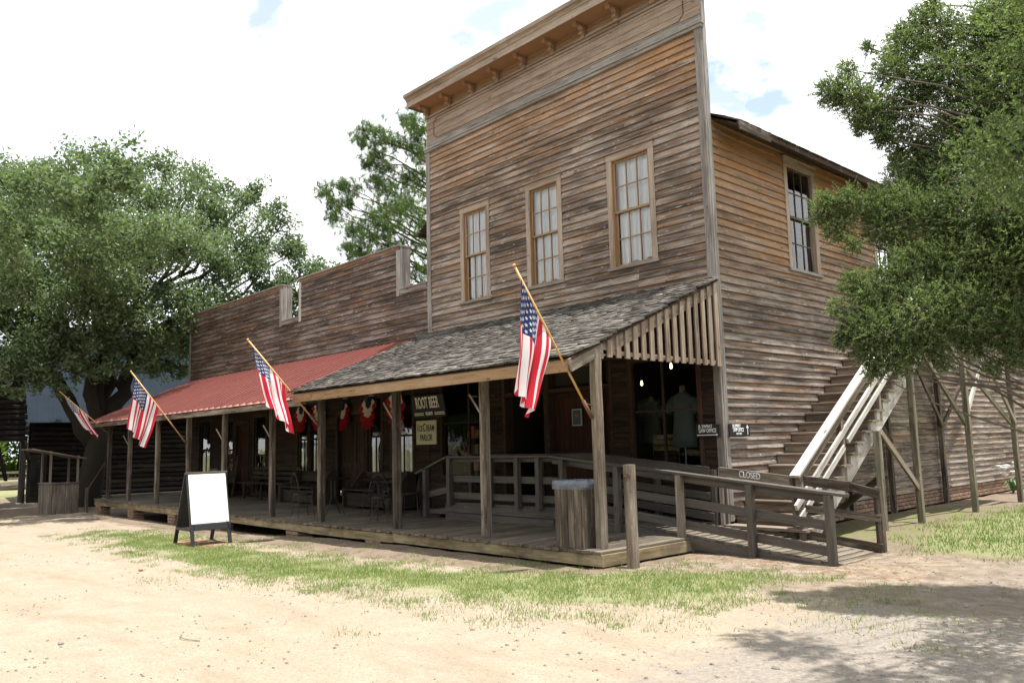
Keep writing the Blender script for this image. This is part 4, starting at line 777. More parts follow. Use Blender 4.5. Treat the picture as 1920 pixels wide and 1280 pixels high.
# ================================================================== SIGNS
S_UP = Vector((0, -0.2, 1)).normalized()
sg = MB().beam((-7.95, -0.17, 2.44), (-6.78, -0.17, 2.44), 0.03, 0.49, up=S_UP).build('root_beer_sign', 'sign_black', None); tag(sg, 'black hanging board reading ROOT BEER FLOATS in cream letters', 'sign')
so = Vector((-7.37, -0.17, 2.44)); sn = Vector((0, -1, -0.2)).normalized()
text('lettering', 'ROOT BEER', 0.36, 'letter_cream', sg, so + S_UP * 0.07 + sn * 0.018 - Vector((0.02, 0, 0)), (1, 0, 0), S_UP, 0.44, 0.003, 0.004)
text('lettering', 'FLOATS', 0.1, 'letter_white', sg, so - S_UP * 0.165 + sn * 0.018, (1, 0, 0), S_UP, 0.7, 0.003, 0.003)
m = MB()
for s in (-1, 1):
    for dz in (-0.148, -0.185): c0 = so + S_UP * dz + sn * 0.017; m.beam(c0 + Vector((s * 0.2, 0, 0)), c0 + Vector((s * 0.545, 0, 0)), 0.004, 0.018, up=S_UP)
m.build('line', 'letter_cream', sg)
m = MB()
for dx in (-0.5, 0.5): m.tube([so + S_UP * 0.24 + Vector((dx, 0, 0)), (so.x + dx, -0.25, 3.2)], 0.004, 4)
m.build('chain', 'metal_dark', sg)
sg = MB().beam((-7.97, -0.06, 1.865), (-7.24, -0.06, 1.865), 0.03, 0.53).build('ice_cream_sign', 'sign_cream', None); tag(sg, 'cream board reading ICECREAM PARLOR under the root beer sign', 'sign')
for s, x, z, h, sx in (('I', -7.9, 1.965, 0.24, 0.7), ('CE', -7.795, 1.95, 0.18, 0.62), ('C', -7.665, 1.97, 0.25, 0.6), ('REAM', -7.44, 1.955, 0.19, 0.62), ('PARLOR', -7.6, 1.745, 0.2, 0.62)): text('lettering', s, h, 'letter_black', sg, (x, -0.078, z), (1, 0, 0), (0, 0, 1), sx, 0.002, 0.002)
sg = MB().beam((-0.43, -0.1, 1.69), (0.0, -0.1, 1.69), 0.025, 0.2).build('law_office_sign', 'sign_black', None); tag(sg, 'black LAW OFFICE sign with right arrow facing the porch front', 'sign')
text('lettering', 'JL SWEAT', 0.07, 'letter_white', sg, (-0.25, -0.115, 1.758), (1, 0, 0), (0, 0, 1), 0.85, 0.002, 0.001); text('lettering', 'LAW OFFICE', 0.088, 'letter_white', sg, (-0.215, -0.115, 1.69), (1, 0, 0), (0, 0, 1), 0.64, 0.002, 0.001)
MB().beam((-0.41, -0.115, 1.625), (-0.06, -0.115, 1.625), 0.005, 0.012).beam((-0.06, -0.115, 1.625), (-0.025, -0.115, 1.625), 0.005, 0.035, taper=0.1).build('arrow', 'letter_white', sg)
sg = MB().beam((0.085, 0.02, 1.69), (0.085, 0.6, 1.69), 0.025, 0.19).build('law_office_sign', 'sign_black', None); tag(sg, 'black LAW OFFICE sign with up arrow on the side wall', 'sign')
text('lettering', 'JL SWEAT', 0.065, 'letter_white', sg, (0.1, 0.22, 1.753), (0, 1, 0), (0, 0, 1), 0.8, 0.002, 0.002); text('lettering', 'LAW OFFICE', 0.086, 'letter_white', sg, (0.1, 0.265, 1.69), (0, 1, 0), (0, 0, 1), 0.62, 0.002, 0.001); text('lettering', 'UPSTAIRS', 0.045, 'letter_white', sg, (0.1, 0.28, 1.63), (0, 1, 0), (0, 0, 1), 0.8, 0.002)
MB().beam((0.1, 0.53, 1.615), (0.1, 0.53, 1.72), 0.005, 0.016, up=(0, 1, 0)).beam((0.1, 0.53, 1.72), (0.1, 0.53, 1.77), 0.005, 0.07, up=(0, 1, 0), taper=0.1).build('arrow', 'letter_white', sg)
ps = MB().beam((-3.28, 0.09, 2.02), (-3.04, 0.09, 2.02), 0.02, 0.31).build('poster', 'poster_frame', None); tag(ps, 'small dark blue framed poster on the brown entry door', 'poster')
MB().beam((-3.26, 0.078, 2.02), (-3.06, 0.078, 2.02), 0.006, 0.27).build('print', 'poster_blue', ps); MB().beam((-3.19, 0.073, 2.05), (-3.12, 0.073, 2.05), 0.004, 0.05).build('emblem', 'poster_red', ps)
af = thing('a_frame_board', 'black A-frame stand with blank white board on the grass', 'sandwich board', (-8.6, -4.6, gz(-8.6, -4.6)))
ya, yb = -5.02, -4.24; zg = gz(-8.5, -4.6)
ax0, ax1 = -8.22, -8.56                        # front face bottom and top x
def afp(q): return ax0 + (ax1 - ax0) * q, zg - 0.02 + q * 1.36
for y in (ya + 0.035, yb - 0.035):
    MB().beam((afp(0)[0], y, afp(0)[1]), (afp(1)[0], y, afp(1)[1]), 0.07, 0.03, up=(1, 0, 0.25)).build('leg', 'black_paint', af); MB().beam((-9.12, y, zg - 0.02), (ax1 - 0.06, y, zg + 1.34), 0.07, 0.03, up=(1, 0, -0.3)).build('leg', 'black_paint', af)
def afbeam(nm, q, h, o, mat): x, z = afp(q); MB().beam((x + o, ya + (0.07 if h < 0.2 else 0.03), z), (x + o, yb - (0.07 if h < 0.2 else 0.03), z), 0.012 if h > 0.2 else 0.03, h, up=(-0.24, 0, 1)).build(nm, mat, af)
afbeam('board', 0.645, 0.94, 0.022, 'whiteboard'); afbeam('lower_bar', 0.26, 0.11, 0.022, 'black_paint'); x, z = afp(1.0); MB().beam((x + 0.01, ya - 0.01, z), (x + 0.01, yb + 0.01, z), 0.06, 0.035).build('top_bar', 'kiosk_wood', af)
m = MB(); m.poly([(-9.0, ya + 0.06, zg + 0.3), (-9.0, yb - 0.06, zg + 0.3), (-8.64, yb - 0.06, zg + 1.3), (-8.64, ya + 0.06, zg + 1.3)]); m.build('back_panel', 'black_paint', af); MB().beam((-8.98, ya, zg + 0.3), (-8.28, ya, zg + 0.3), 0.02, 0.05).build('side_brace', 'black_paint', af)

# ================================================================== FLAGS
def star_pts(c, ex, ey, r): return [c + (ex * math.sin(k * math.pi / 5) + ey * math.cos(k * math.pi / 5)) * (r if k % 2 == 0 else r * 0.4) for k in range(10)]
def make_flag(base, tip, seed, label, fly=1.42, drop1=0.72, conv=0.45, drift=(0.0, 0.0), amp=1.0, wrap=0.0):
    rs = random.Random(seed); base = Vector(base); tip = Vector(tip); ax = (tip - base).normalized()
    f = thing('flag', label, 'flag', base, 'flags on poles along the porch'); MB().tube([base, base + (tip - base) * 0.5, tip], 0.016, 8).tube([tip - ax * 0.005, tip + ax * 0.03], 0.022, 8).build('pole', 'pole_wood', f, smooth=True)
    m = MB(); m.tube([base - ax * 0.03, base + ax * 0.24], 0.026, 8); m.tube([base + Vector((0.02, 0.09, 0.12)), base + ax * 0.2], 0.008, 6); m.tube([base - ax * 0.02 , base + Vector((0.0, 0.08, -0.03))], 0.012, 6); m.build('socket', 'metal_rust', f, smooth=True)
    hl = 0.95; s0 = 0.15; ph = rs.uniform(0, 6); NSs, NT_ = 52, 60
    def H(s): return tip - ax * (s0 + hl * s)
    cen = H(0.38)
    def P(s, t):
        h = H(s); g = t ** 1.5; x = h.x + (cen.x - h.x) * conv * g; y = h.y + (cen.y - h.y) * conv * g
        L_ = fly * (0.97 + (drop1 - 0.97) * s ** 1.1); z = h.z - L_ * t
        fold = amp * (0.075 * math.sin(s * 15.5 + ph + 0.9 * t) + 0.028 * math.sin(s * 33 + ph * 2 + t * 2)) * (t ** 0.55) * (0.6 + 0.4 * s)
        x += fold * 0.8 + drift[0] * t ** 1.3 + 0.012 * math.sin(t * 9 + s * 5 + ph); y += fold * 0.45 + drift[1] * t ** 1.3
        z += 0.02 * math.sin(s * 15.5 + ph) * t + wrap * math.sin(s * 6.28) * t * t * 0.1
        return Vector((x, y, z))
    G = [[P(i / NSs, j / NT_) for j in range(NT_ + 1)] for i in range(NSs + 1)]; m = MB()
    for i in range(NSs):
        for j in range(NT_):
            k = int(i / NSs * 13); mi = 2 if (i < NSs * 7 / 13 and j < NT_ * 0.4) else (0 if k % 2 == 0 else 1); m.poly([G[i][j], G[i + 1][j], G[i + 1][j + 1], G[i][j + 1]], mi=mi)
    me = m.build('cloth', ['flag_red', 'flag_white', 'flag_blue'], f)
    m = MB()
    for r in range(9):
        for c in range(6 if r % 2 == 0 else 5):
            s = (r + 1) / 10 * 7 / 13; t = ((c * 2 + 1 + r % 2) / 12) * 0.4; e = 0.012; ce = P(s, t); ex = (P(s, t + e) - P(s, t - e)).normalized(); ey = (P(s - e, t) - P(s + e, t)).normalized(); nn = ex.cross(ey).normalized()
            for sg_ in (-1, 1): m.poly([q + nn * 0.004 * sg_ for q in star_pts(ce, ex, ey, 0.03)])
    m.build('stars', 'flag_white', f)
    return f
make_flag((-0.03, -3.03, 1.9), (-0.17, -4.2, 3.77), 3, 'nearest flag, on the corner post beside the trash bin', 1.42, 0.66, 0.55, (-0.06, -0.16), 1.1)
make_flag((-7.15, -3.02, 2.03), (-7.74, -4.2, 3.68), 11, 'flag slanting across the seam of red metal and grey shingles', 1.12, 0.85, 0.15, (0.26, 0.12), 1.0)
make_flag((-13.95, -2.98, 1.82), (-14.45, -4.2, 3.62), 5, 'flag hanging full before the red roof above the A-frame board', 1.3, 0.8, 0.3, (-0.15, -0.15), 0.9)
make_flag((-20.38, -2.98, 2.25), (-21.04, -4.2, 3.53), 8, 'leftmost flag, at the far end of porch above the kiosk', 1.0, 0.7, 0.3, (0.2, 0.45), 0.9)
def bunting(x, z, r, seed, label, half=(-1.45, 1.45)):
    rs = random.Random(seed); m = MB(); na, nr = 44, 11; c = Vector((x, -0.12, z)); ph = rs.uniform(0, 6); n = []
    def P(a, q):
        th = half[0] + (half[1] - half[0]) * a; rr = r * q * (1 + 0.025 * math.sin(a * 44 + ph)); w = 0.05 * math.sin(a * 52 + ph) * q
        return c + Vector((math.sin(th) * rr * (0.62 - 0.2 * q), w - 0.05 * q, -(math.cos(th) ** 0.8 if math.cos(th) > 0 else 0) * rr - 0.05 * math.sin(2 * abs(th)) * q))
    for i in range(na):
        for j in range(nr): m.poly([P(i / na, j / nr), P((i + 1) / na, j / nr), P((i + 1) / na, (j + 1) / nr), P(i / na, (j + 1) / nr)], mi=0 if j < 4 else (1 if j < 7 else 2))
    o = m.build('bunting', ['bunting_blue', 'bunting_cream', 'bunting_red'], None, origin=c); tag(o, label, 'bunting', 'tricolor bunting under the porch'); 
    bunt = o; MB().tube([c + Vector((-0.1, 0.06, 0.03)), c + Vector((0.12, 0.06, 0.02))], 0.012, 5).build('cord', 'rail_light', bunt)
bunting(-13.2, 2.78, 0.72, 1, 'bunting left of the slanting flag pole over far window'); bunting(-12.25, 2.78, 0.72, 2, 'bunting tucked behind the foot of the slanting flag pole')
bunting(-11.05, 2.8, 0.78, 3, 'bunting over the double door of the parlor', (-0.25, 1.35)); bunting(-9.85, 2.8, 0.78, 4, 'bunting over the window left of dark post'); bunting(-8.65, 2.84, 0.84, 5, 'bunting beside the root beer sign')

# ================================================================== PORCH FURNITURE
bn = thing('bench', 'long slatted dark bench against the parlor wall', 'bench', (-14.6, -0.5, 0.2))
for k in range(4): part('slat', 'bench_wood', bn, (-16.0, -0.62 + 0.11 * k, 0.65), (-13.2, -0.62 + 0.11 * k, 0.65), 0.1, 0.03)
for k in range(3): part('backrest', 'bench_wood', bn, (-16.0, -0.2 + 0.03 * k, 0.78 + 0.13 * k), (-13.2, -0.2 + 0.03 * k, 0.78 + 0.13 * k), 0.025, 0.09)
for x in (-15.7, -14.6, -13.5):
    for y in (-0.6, -0.2): part('leg', 'bench_wood', bn, (x, y, 0.19), (x, y + (0.06 if y > -0.3 else 0), 0.64 if y < -0.3 else 1.1), 0.07, 0.05)
def box_bench(x0, x1, label):
    b = thing('bench', label, 'bench', ((x0 + x1) / 2, -0.5, 0.2)); 
    for x in (x0, x1):
        pr_ = [(-0.85, 0.2), (-0.85, 0.62), (-0.62, 0.66), (-0.42, 0.9), (-0.3, 1.0), (-0.12, 1.0), (-0.12, 0.2)]; m = MB(); m.rings([[(x + d, y, z) for y, z in pr_] for d in (-0.025, 0.025)], [0, 0.05], [0.2 * k for k in range(8)]); m.build('end_panel', 'bench_wood', b)
    part('seat', 'bench_wood', b, (x0 + 0.03, -0.58, 0.6), (x1 - 0.03, -0.58, 0.6), 0.5, 0.035); part('backrest', 'bench_wood', b, (x0 + 0.03, -0.22, 0.86), (x1 - 0.03, -0.22, 0.86), 0.03, 0.26); part('front_panel', 'bench_wood', b, (x0 + 0.03, -0.75, 0.38), (x1 - 0.03, -0.75, 0.38), 0.03, 0.3)
box_bench(-13.0, -11.3, 'boxy bench with scrolled ends left of the double door'); box_bench(-9.85, -7.95, 'boxy bench with scrolled ends under bunting and paired windows')
def chair(x, y, rot, label):
    c = thing('cafe_chair', label, 'chair', (x, y, 0.2), 'wire cafe chairs'); ca, sa = math.cos(rot), math.sin(rot); q = lambda a, b, z: (x + a * ca - b * sa, y + a * sa + b * ca, 0.2 + z)
    MB().lathe((x, y, 0.645), [(0.001, 0.0), (0.18, 0.0), (0.19, 0.01), (0.18, 0.025), (0.001, 0.025)], 16).build('seat', 'metal_dark', c)
    for a, b in ((0.15, 0.12), (0.15, -0.12), (-0.13, 0.13), (-0.13, -0.13)): MB().tube([q(a, b, 0.45), q(a * 1.1, b * 1.1, 0.2), q(a * 1.35, b * 1.35, 0.0)], 0.008, 5).build('leg', 'metal_dark', c)
    m = MB(); m.tube([q(-0.15 - 0.04 * math.sin(t), 0.19 * math.cos(t), 0.46 + 0.42 * math.sin(t)) for t in np.linspace(0, math.pi, 14)], 0.009, 5)
    for s in (-1, 1): m.tube([q(-0.17, s * 0.07 + 0.055 * math.cos(t), 0.62 + 0.14 * math.sin(t)) for t in np.linspace(0, 2 * math.pi, 14)], 0.005, 4)
    m.build('backrest', 'metal_dark', c, smooth=True); MB().tube([q(0.13 * math.cos(t), 0.13 * math.sin(t), 0.2) for t in np.linspace(0, 2 * math.pi, 14)], 0.006, 4).build('ring', 'metal_dark', c)
def table(x, y, label):
    c = thing('cafe_table', label, 'table', (x, y, 0.2), 'round cafe tables'); MB().lathe((x, y, 0.92), [(0.001, 0), (0.36, 0.0), (0.38, 0.012), (0.36, 0.025), (0.001, 0.025)], 20).build('table_top', 'metal_dark', c)
    for k in range(4): t = k * math.pi / 2 + 0.5; MB().tube([(x + 0.06 * math.cos(t), y + 0.06 * math.sin(t), 0.92), (x + 0.05 * math.cos(t), y + 0.05 * math.sin(t), 0.55), (x + 0.28 * math.cos(t), y + 0.28 * math.sin(t), 0.2)], 0.01, 5).build('leg', 'metal_dark', c)
table(-8.15, -2.1, 'round table between the dark posts near the slanting flag'); table(-6.75, -1.85, 'round table right of the post with slanting flag')
chair(-8.25, -2.75, 1.5, 'wire chair in front of the left round table'); chair(-7.55, -1.5, 3.5, 'wire chair behind post with slanting flag'); chair(-5.65, -2.55, 2.2, 'wire chair just left of the bare middle post'); chair(-6.05, -1.6, 3.9, 'wire chair right of the right round table')
rc_ = thing('rocking_chair', 'tall slat back rocking chair near far porch door', 'chair', (-16.75, -0.9, 0.2))
for k in range(5): part('back_slat', 'bench_wood', rc_, (-17.0 + 0.1 * k, -0.55, 0.62), (-17.0 + 0.1 * k, -0.42, 1.42), 0.05, 0.02)
for x in (-17.08, -16.5):
    part('back_post', 'bench_wood', rc_, (x, -0.6, 0.25), (x, -0.4, 1.48), 0.05, 0.05); part('leg', 'bench_wood', rc_, (x, -1.05, 0.25), (x, -1.05, 0.85), 0.045, 0.045); part('arm', 'bench_wood', rc_, (x, -1.12, 0.86), (x, -0.5, 0.86), 0.07, 0.025)
    MB().tube([(x, -1.35, 0.3), (x, -1.05, 0.235), (x, -0.7, 0.225), (x, -0.3, 0.28), (x, -0.05, 0.36)], 0.025, 6).build('rocker', 'bench_wood', rc_)
part('seat', 'bench_wood', rc_, (-17.08, -0.82, 0.62), (-16.5, -0.82, 0.62), 0.52, 0.03)
m = MB(); R = []
for j in range(9):
    t = j / 8; R.append([(-17.75 + (0.42 * math.sin(math.pi * (0.12 + 0.8 * t)) + 0.05 * math.sin(3 * k + j)) * math.cos(k * math.pi / 7), -0.6 + 0.3 * math.sin(math.pi * (0.12 + 0.8 * t)) * math.sin(k * math.pi / 7), 0.62 + 0.42 * t + 0.03 * math.sin(k * 2 + j)) for k in range(14)])
m.rings(R, [0.1 * j for j in range(9)], [0.1 * k for k in range(15)]); cl = m.build('cloth_bundle', 'bag_cloth', None, smooth=True); tag(cl, 'pale grey cloth bundle heaped on a crate by the far door', 'bundle')
cr = thing('crate', 'dark wooden crate under the pale cloth bundle', 'crate', (-17.75, -0.6, 0.2))
for k in range(3):
    for y in (-0.95, -0.25): part('board', 'bench_wood', cr, (-18.2, y, 0.28 + 0.14 * k), (-17.3, y, 0.28 + 0.14 * k), 0.02, 0.12)
    for x in (-18.2, -17.3): part('board', 'bench_wood', cr, (x, -0.93, 0.28 + 0.14 * k), (x, -0.27, 0.28 + 0.14 * k), 0.02, 0.12)
part('lid', 'bench_wood', cr, (-18.2, -0.6, 0.63), (-17.3, -0.6, 0.63), 0.72, 0.02)
# trash bin
tb = thing('trash_bin', 'square weathered plank trash bin lined with clear bag by corner post', 'trash bin', (-0.37, -2.9, 0.2))
tx0, tx1, ty0, ty1 = -0.61, -0.15, -3.16, -2.72
for k in range(4):
    w = (tx1 - tx0) / 4; MB().beam((tx0 + w * (k + 0.5), ty0, 0.205), (tx0 + w * (k + 0.5), ty0, 1.0 + random.uniform(-0.01, 0.01)), 0.022, w - 0.006, up=(1, 0, 0)).build('plank', 'post_dark', tb); MB().beam((tx0 + w * (k + 0.5), ty1, 0.205), (tx0 + w * (k + 0.5), ty1, 1.0), 0.022, w - 0.006, up=(1, 0, 0)).build('plank', 'post_dark', tb)
for k in range(4):
    w = (ty1 - ty0) / 4
    for x in (tx0, tx1): MB().beam((x, ty0 + w * (k + 0.5), 0.205), (x, ty0 + w * (k + 0.5), 1.0), 0.022, w - 0.005, up=(0, 1, 0)).build('plank', 'post_dark', tb)
m = MB(); n = 40; ring = []
for k in range(n):
    t = k / n * 4; i = int(t); u = t - i; cs = [(tx0 - 0.02, ty0 - 0.02), (tx1 + 0.02, ty0 - 0.02), (tx1 + 0.02, ty1 + 0.02), (tx0 - 0.02, ty1 + 0.02)]; a, b = cs[i], cs[(i + 1) % 4]; ring.append((a[0] + (b[0] - a[0]) * u, a[1] + (b[1] - a[1]) * u))
cx_, cy_ = (tx0 + tx1) / 2, (ty0 + ty1) / 2; R = []
for z, s in ((0.955, 1.01), (0.98, 1.03), (1.03, 1.02), (1.07, 1.0), (1.06, 0.94), (0.98, 0.88), (0.8, 0.85)): R.append([(cx_ + (x - cx_) * s + random.uniform(-0.003, 0.003), cy_ + (y - cy_) * s + random.uniform(-0.003, 0.003), z + random.uniform(-0.004, 0.004)) for x, y in ring])
m.rings(R, [0.05 * j for j in range(7)], [0.05 * k for k in range(n + 1)], caps=False); m.build('bag', 'bag_plastic', tb)
lp = MB().beam((0.49, -2.93, -0.15), (0.485, -2.93, 1.27), 0.12, 0.12, jit=0.003, seg=6, c=0.012).build('wooden_post', 'post_wood', None); tag(lp, 'lone square timber post standing free by the boardwalk corner', 'post')
m = MB()
for z in (1.12, 1.16): m.tube([(0.47 + 0.05 * (z > 1.14) + 0.025 * math.cos(t), -2.995, z - 0.02 + 0.03 * math.sin(t)) for t in np.linspace(0, 6.28, 9)], 0.006, 4)
m.build('eye_bolt', 'metal_rust', lp)
# hanging bulbs, mannequins, shop goods
for (x, y, z, lab, zt) in ((-0.2, -1.0, 2.66, 'lit bare bulb hanging under the porch roof near corner', 3.6), (-1.75, 0.25, 2.55, 'lit bare bulb inside the shop behind left pane', 3.19)):
    b = thing('light_bulb', lab, 'light bulb', (x, y, z)); MB().lathe((x, y, z), [(0.001, -0.04), (0.015, -0.032), (0.022, -0.012), (0.02, 0.008), (0.012, 0.04), (0.01, 0.05)], 12).build('bulb', 'bulb_glow', b, smooth=True); MB().lathe((x, y, z + 0.05), [(0.016, 0), (0.016, 0.05), (0.004, 0.06)], 8).tube([(x, y, z + 0.1), (x, y, zt)], 0.004, 4).build('cord', 'metal_dark', b)
def mannequin(x, y, z, s, shirt, label):
    t = thing('mannequin', label, 'mannequin', (x, y, 0.56)); MB().lathe((x, y, z), [(0.26 * s, -0.62 * s), (0.24 * s, -0.45 * s), (0.2 * s, -0.2 * s), (0.19 * s, 0.0), (0.225 * s, 0.16 * s), (0.21 * s, 0.24 * s), (0.1 * s, 0.31 * s), (0.07 * s, 0.33 * s)], 20, 1.0, 0.6).build('shirt', shirt, t, smooth=True)
    for d in (-1, 1): MB().tube([(x + d * 0.17 * s, y, z + 0.22 * s), (x + d * 0.27 * s, y - 0.01, z + 0.1 * s), (x + d * 0.31 * s, y - 0.02, z - 0.03 * s)], 0.075 * s, 8, 0.09 * s).build('sleeve', shirt, t, smooth=True)
    MB().lathe((x, y, z + 0.3 * s), [(0.06 * s, 0), (0.055 * s, 0.1 * s), (0.058 * s, 0.13 * s), (0.001, 0.14 * s)], 12).build('neck', 'skin_form', t, smooth=True); MB().tube([(x, y, 0.56), (x, y, z - 0.5 * s)], 0.012, 6).lathe((x, y, 0.56), [(0.14, 0), (0.13, 0.02), (0.02, 0.03)], 12).build('stand', 'metal_grey', t)
mannequin(-1.15, 0.6, 2.05, 1.0, 'shirt', 'mannequin in grey blue shirt nearest the window corner'); mannequin(-1.95, 0.75, 2.0, 0.8, 'shirt_green', 'smaller mannequin in olive shirt at left of window')
cb = thing('slat_crate', 'pale slatted crate on a stand between the mannequins', 'crate', (-1.6, 0.7, 0.9))
for k in range(3): part('slat', 'crate_wood', cb, (-1.82, 0.6, 1.42 + 0.1 * k), (-1.3, 0.6, 1.42 + 0.1 * k), 0.015, 0.08)
for x in (-1.8, -1.32): part('corner_post', 'crate_wood', cb, (x, 0.63, 1.37), (x, 0.63, 1.68), 0.03, 0.03); part('leg', 'bench_wood', cb, (x, 0.65, 0.56), (x, 0.65, 1.37), 0.04, 0.04)
part('apron', 'bench_wood', cb, (-1.8, 0.6, 1.25), (-1.34, 0.6, 1.25), 0.02, 0.2)
gd = thing('goods_shelf', 'shelf of red packaged goods inside the left shop window', 'shelf', (-6.3, 0.5, 0.55))
for x in (-6.85, -5.85): part('side', 'bench_wood', gd, (x, 0.55, 0.56), (x, 0.55, 2.0), 0.3, 0.03, up=(1, 0, 0))
for z in (1.0, 1.35, 1.7): part('shelf', 'bench_wood', gd, (-6.83, 0.55, z), (-5.87, 0.55, z), 0.3, 0.025)
for z in (1.03, 1.38, 1.73):
    x = -6.78
    while x < -5.95:
        w = random.uniform(0.08, 0.16); h = random.uniform(0.12, 0.26); MB().beam((x + w / 2, 0.5, z - 0.016), (x + w / 2, 0.5, z - 0.016 + h), w, 0.12, up=(0, 1, 0)).build('package', random.choice(['red_goods', 'red_goods', 'crate_wood', 'shirt_green']), gd); x += w + random.uniform(0.01, 0.05)

# ================================================================== KIOSK
kz = gz(-21.4, -4); kk = thing('kiosk', 'small grey plank kiosk stall with slanting roof under the oak', 'kiosk', (-21.7, -3.9, kz))
kx0, kx1, ky0, ky1 = -22.3, -21.2, -4.38, -3.52; kt = kz + 0.92
for k in range(7): w = (ky1 - ky0) / 7; MB().beam((kx1, ky0 + w * (k + 0.5), kz - 0.03), (kx1, ky0 + w * (k + 0.5), kt), 0.022, w - 0.006, up=(0, 1, 0)).build('plank', 'kiosk_wood', kk)
for k in range(8):
    w = (kx1 - kx0) / 8
    for y in (ky0, ky1): MB().beam((kx0 + w * (k + 0.5), y, kz - 0.03), (kx0 + w * (k + 0.5), y, kt), 0.022, w - 0.006, up=(1, 0, 0)).build('plank', 'kiosk_wood', kk)
part('counter', 'kiosk_wood', kk, (kx0, ky0 + 0.1, kt + 0.015), (kx1 + 0.05, ky0 + 0.1, kt + 0.015), 0.3, 0.03); part('counter', 'kiosk_wood', kk, (kx1 - 0.05, ky0 + 0.26, kt + 0.014), (kx1 - 0.05, ky1, kt + 0.014), 0.24, 0.03)
for x, y in ((kx1 - 0.03, ky0 + 0.05), (kx1 - 0.03, ky1 - 0.04), (kx0 + 0.05, ky0 + 0.05), (kx0 + 0.05, ky1 - 0.04)): part('post', 'kiosk_wood', kk, (x, y, kt), (x, y, 1.72 - 0.2 * (y - ky0)), 0.06, 0.06)
for k in range(5): x = kx0 - 0.15 + 0.3 * k; part('roof_board', 'kiosk_wood', kk, (x + 0.07, ky0 - 0.5, 1.78), (x + 0.07, ky1 + 0.15, 1.46), 0.29, 0.035)
dp = MB().beam((-20.95, -3.35, -0.35), (-20.95, -3.35, 0.55), 0.09, 0.09).build('wooden_post', 'post_dark', None); tag(dp, 'short grey post at the far end of the boardwalk', 'post')
br_ = MB().beam((-20.95, -3.32, 0.5), (-20.5, -2.98, 1.3), 0.03, 0.04).build('hand_rail', 'post_dark', dp)

# ================================================================== BARN and log shed
BU, BW, BO = Vector((0.2, 0.98, 0)), Vector((-0.98, 0.2, 0)), Vector((-30.0, -3.3, 0))
def BP(a, d, z): return BO + BU * a + BW * d + Vector((0, 0, z))    # along the front, depth, height
barn = thing('barn', 'dark log barn with blue grey metal roof behind the oak', 'barn', BP(6, 4, -0.25))
z = -0.15
while z < 2.7:
    part('log', 'siding_barn', barn, BP(0.3, 0, z), BP(13, 0, z), 0.16, 0.17, seg=8, jit=0.012, c=0.05); z += 0.2
m = MB(); m.poly([BP(0.2, 0.12, -0.3), BP(13, 0.12, -0.3), BP(13, 0.12, 3.3), BP(0.2, 0.12, 3.3)]); m.poly([BP(0.25, 0.1, -0.3), BP(0.25, 8, -0.3), BP(0.25, 8, 2.8), BP(0.25, 4, 7), BP(0.25, 0.1, 2.8)]); m.poly([BP(13, 0.1, -0.3), BP(13, 8, -0.3), BP(13, 8, 2.8), BP(13, 4, 7), BP(13, 0.1, 2.8)]); m.build('wall', 'siding_barn', barn)
for k in range(24):
    y0 = -0.1 + 0.56 * k; m = MB(); pf = [(y0 + 0.0465 * j, 0.02 * (j % 2)) for j in range(13)]
    m.rings([[BP(y, d, z0 + h) for y, h in pf] + [BP(y0 + 0.56, d, z0 - 0.01), BP(y0, d, z0 - 0.01)] for d, z0 in ((-0.5, 2.88), (4.2, 7.4))], [0, 6], [0.05 * i for i in range(16)]); m.build('roof_panel', 'tin_roof', barn)
shed = thing('log_shed', 'dark overhanging log loft on braced posts at left edge', 'shed', (-26.5, -7, -0.25))
z = 2.22
while z < 5.4:
    e = -3.95 - 0.22 * (z - 2.2) / 2.4; part('log', 'siding_barn', shed, (-26.1, -12.5, z), (-26.1, e + random.uniform(-0.04, 0.04), z), 0.16, 0.17, seg=6, jit=0.014, c=0.05); z += 0.185
m = MB(); m.poly([(-26.2, -12.5, 2.15), (-26.2, -4.0, 2.15), (-26.2, -4.25, 5.4), (-26.2, -12.5, 5.4)]); m.poly([(-26.2, -4.0, 2.15), (-29.5, -3.4, 2.15), (-29.5, -3.6, 5.4), (-26.2, -4.2, 5.4)]); m.poly([(-26.1, -12.5, 2.15), (-26.1, -4, 2.15), (-29.5, -3.4, 2.15), (-29.5, -12.5, 2.15)]); m.build('wall', 'siding_barn', shed)
part('post', 'siding_barn', shed, (-29.6, -3.35, -0.4), (-29.6, -3.35, 2.2), 0.2, 0.2)
part('brace', 'siding_barn', shed, (-26.25, -4.9, 2.2), (-29.3, -3.95, 0.7), 0.12, 0.12); part('brace', 'siding_barn', shed, (-26.25, -4.1, 2.2), (-29.3, -3.2, 1.4), 0.12, 0.12)
hp = MB().beam((-29.2, -3.25, 0.3), (-29.2, -2.6, 0.3), 0.1, 2.6).build('dark_panel', 'siding_barn', barn)

# ================================================================== TREES
def leaf_cloud(clumps, per_m3, size, mode, seed, sprd=0.4):
    r = np.random.default_rng(seed); out = []
    for (x, y, z, rad) in clumps:
        n = int(per_m3 * rad ** 2.2); v = r.normal(size=(n, 3)); v /= np.linalg.norm(v, axis=1)[:, None]; q = rad * r.random(n) ** 0.45; NB = 15
        sub = r.integers(0, NB, n); offs = r.normal(size=(NB, 3)) * rad * sprd; c = np.array((x, y, z)) + v * (q * 0.42)[:, None] + offs[sub] * np.array((1, 1, 0.8))
        nn = r.normal(size=(n, 3)) + np.array((0, 0, 0.9)); nn /= np.linalg.norm(nn, axis=1)[:, None]; t = np.cross(nn, r.normal(size=(n, 3))); t /= np.linalg.norm(t, axis=1)[:, None]; b = np.cross(nn, t)
        s = size * (0.6 + 0.8 * r.random(n))[:, None]; out.append(np.stack([c - t * s, c + b * s * 0.45, c + t * s, c - b * s * 0.45], 1))
    return np.concatenate(out)
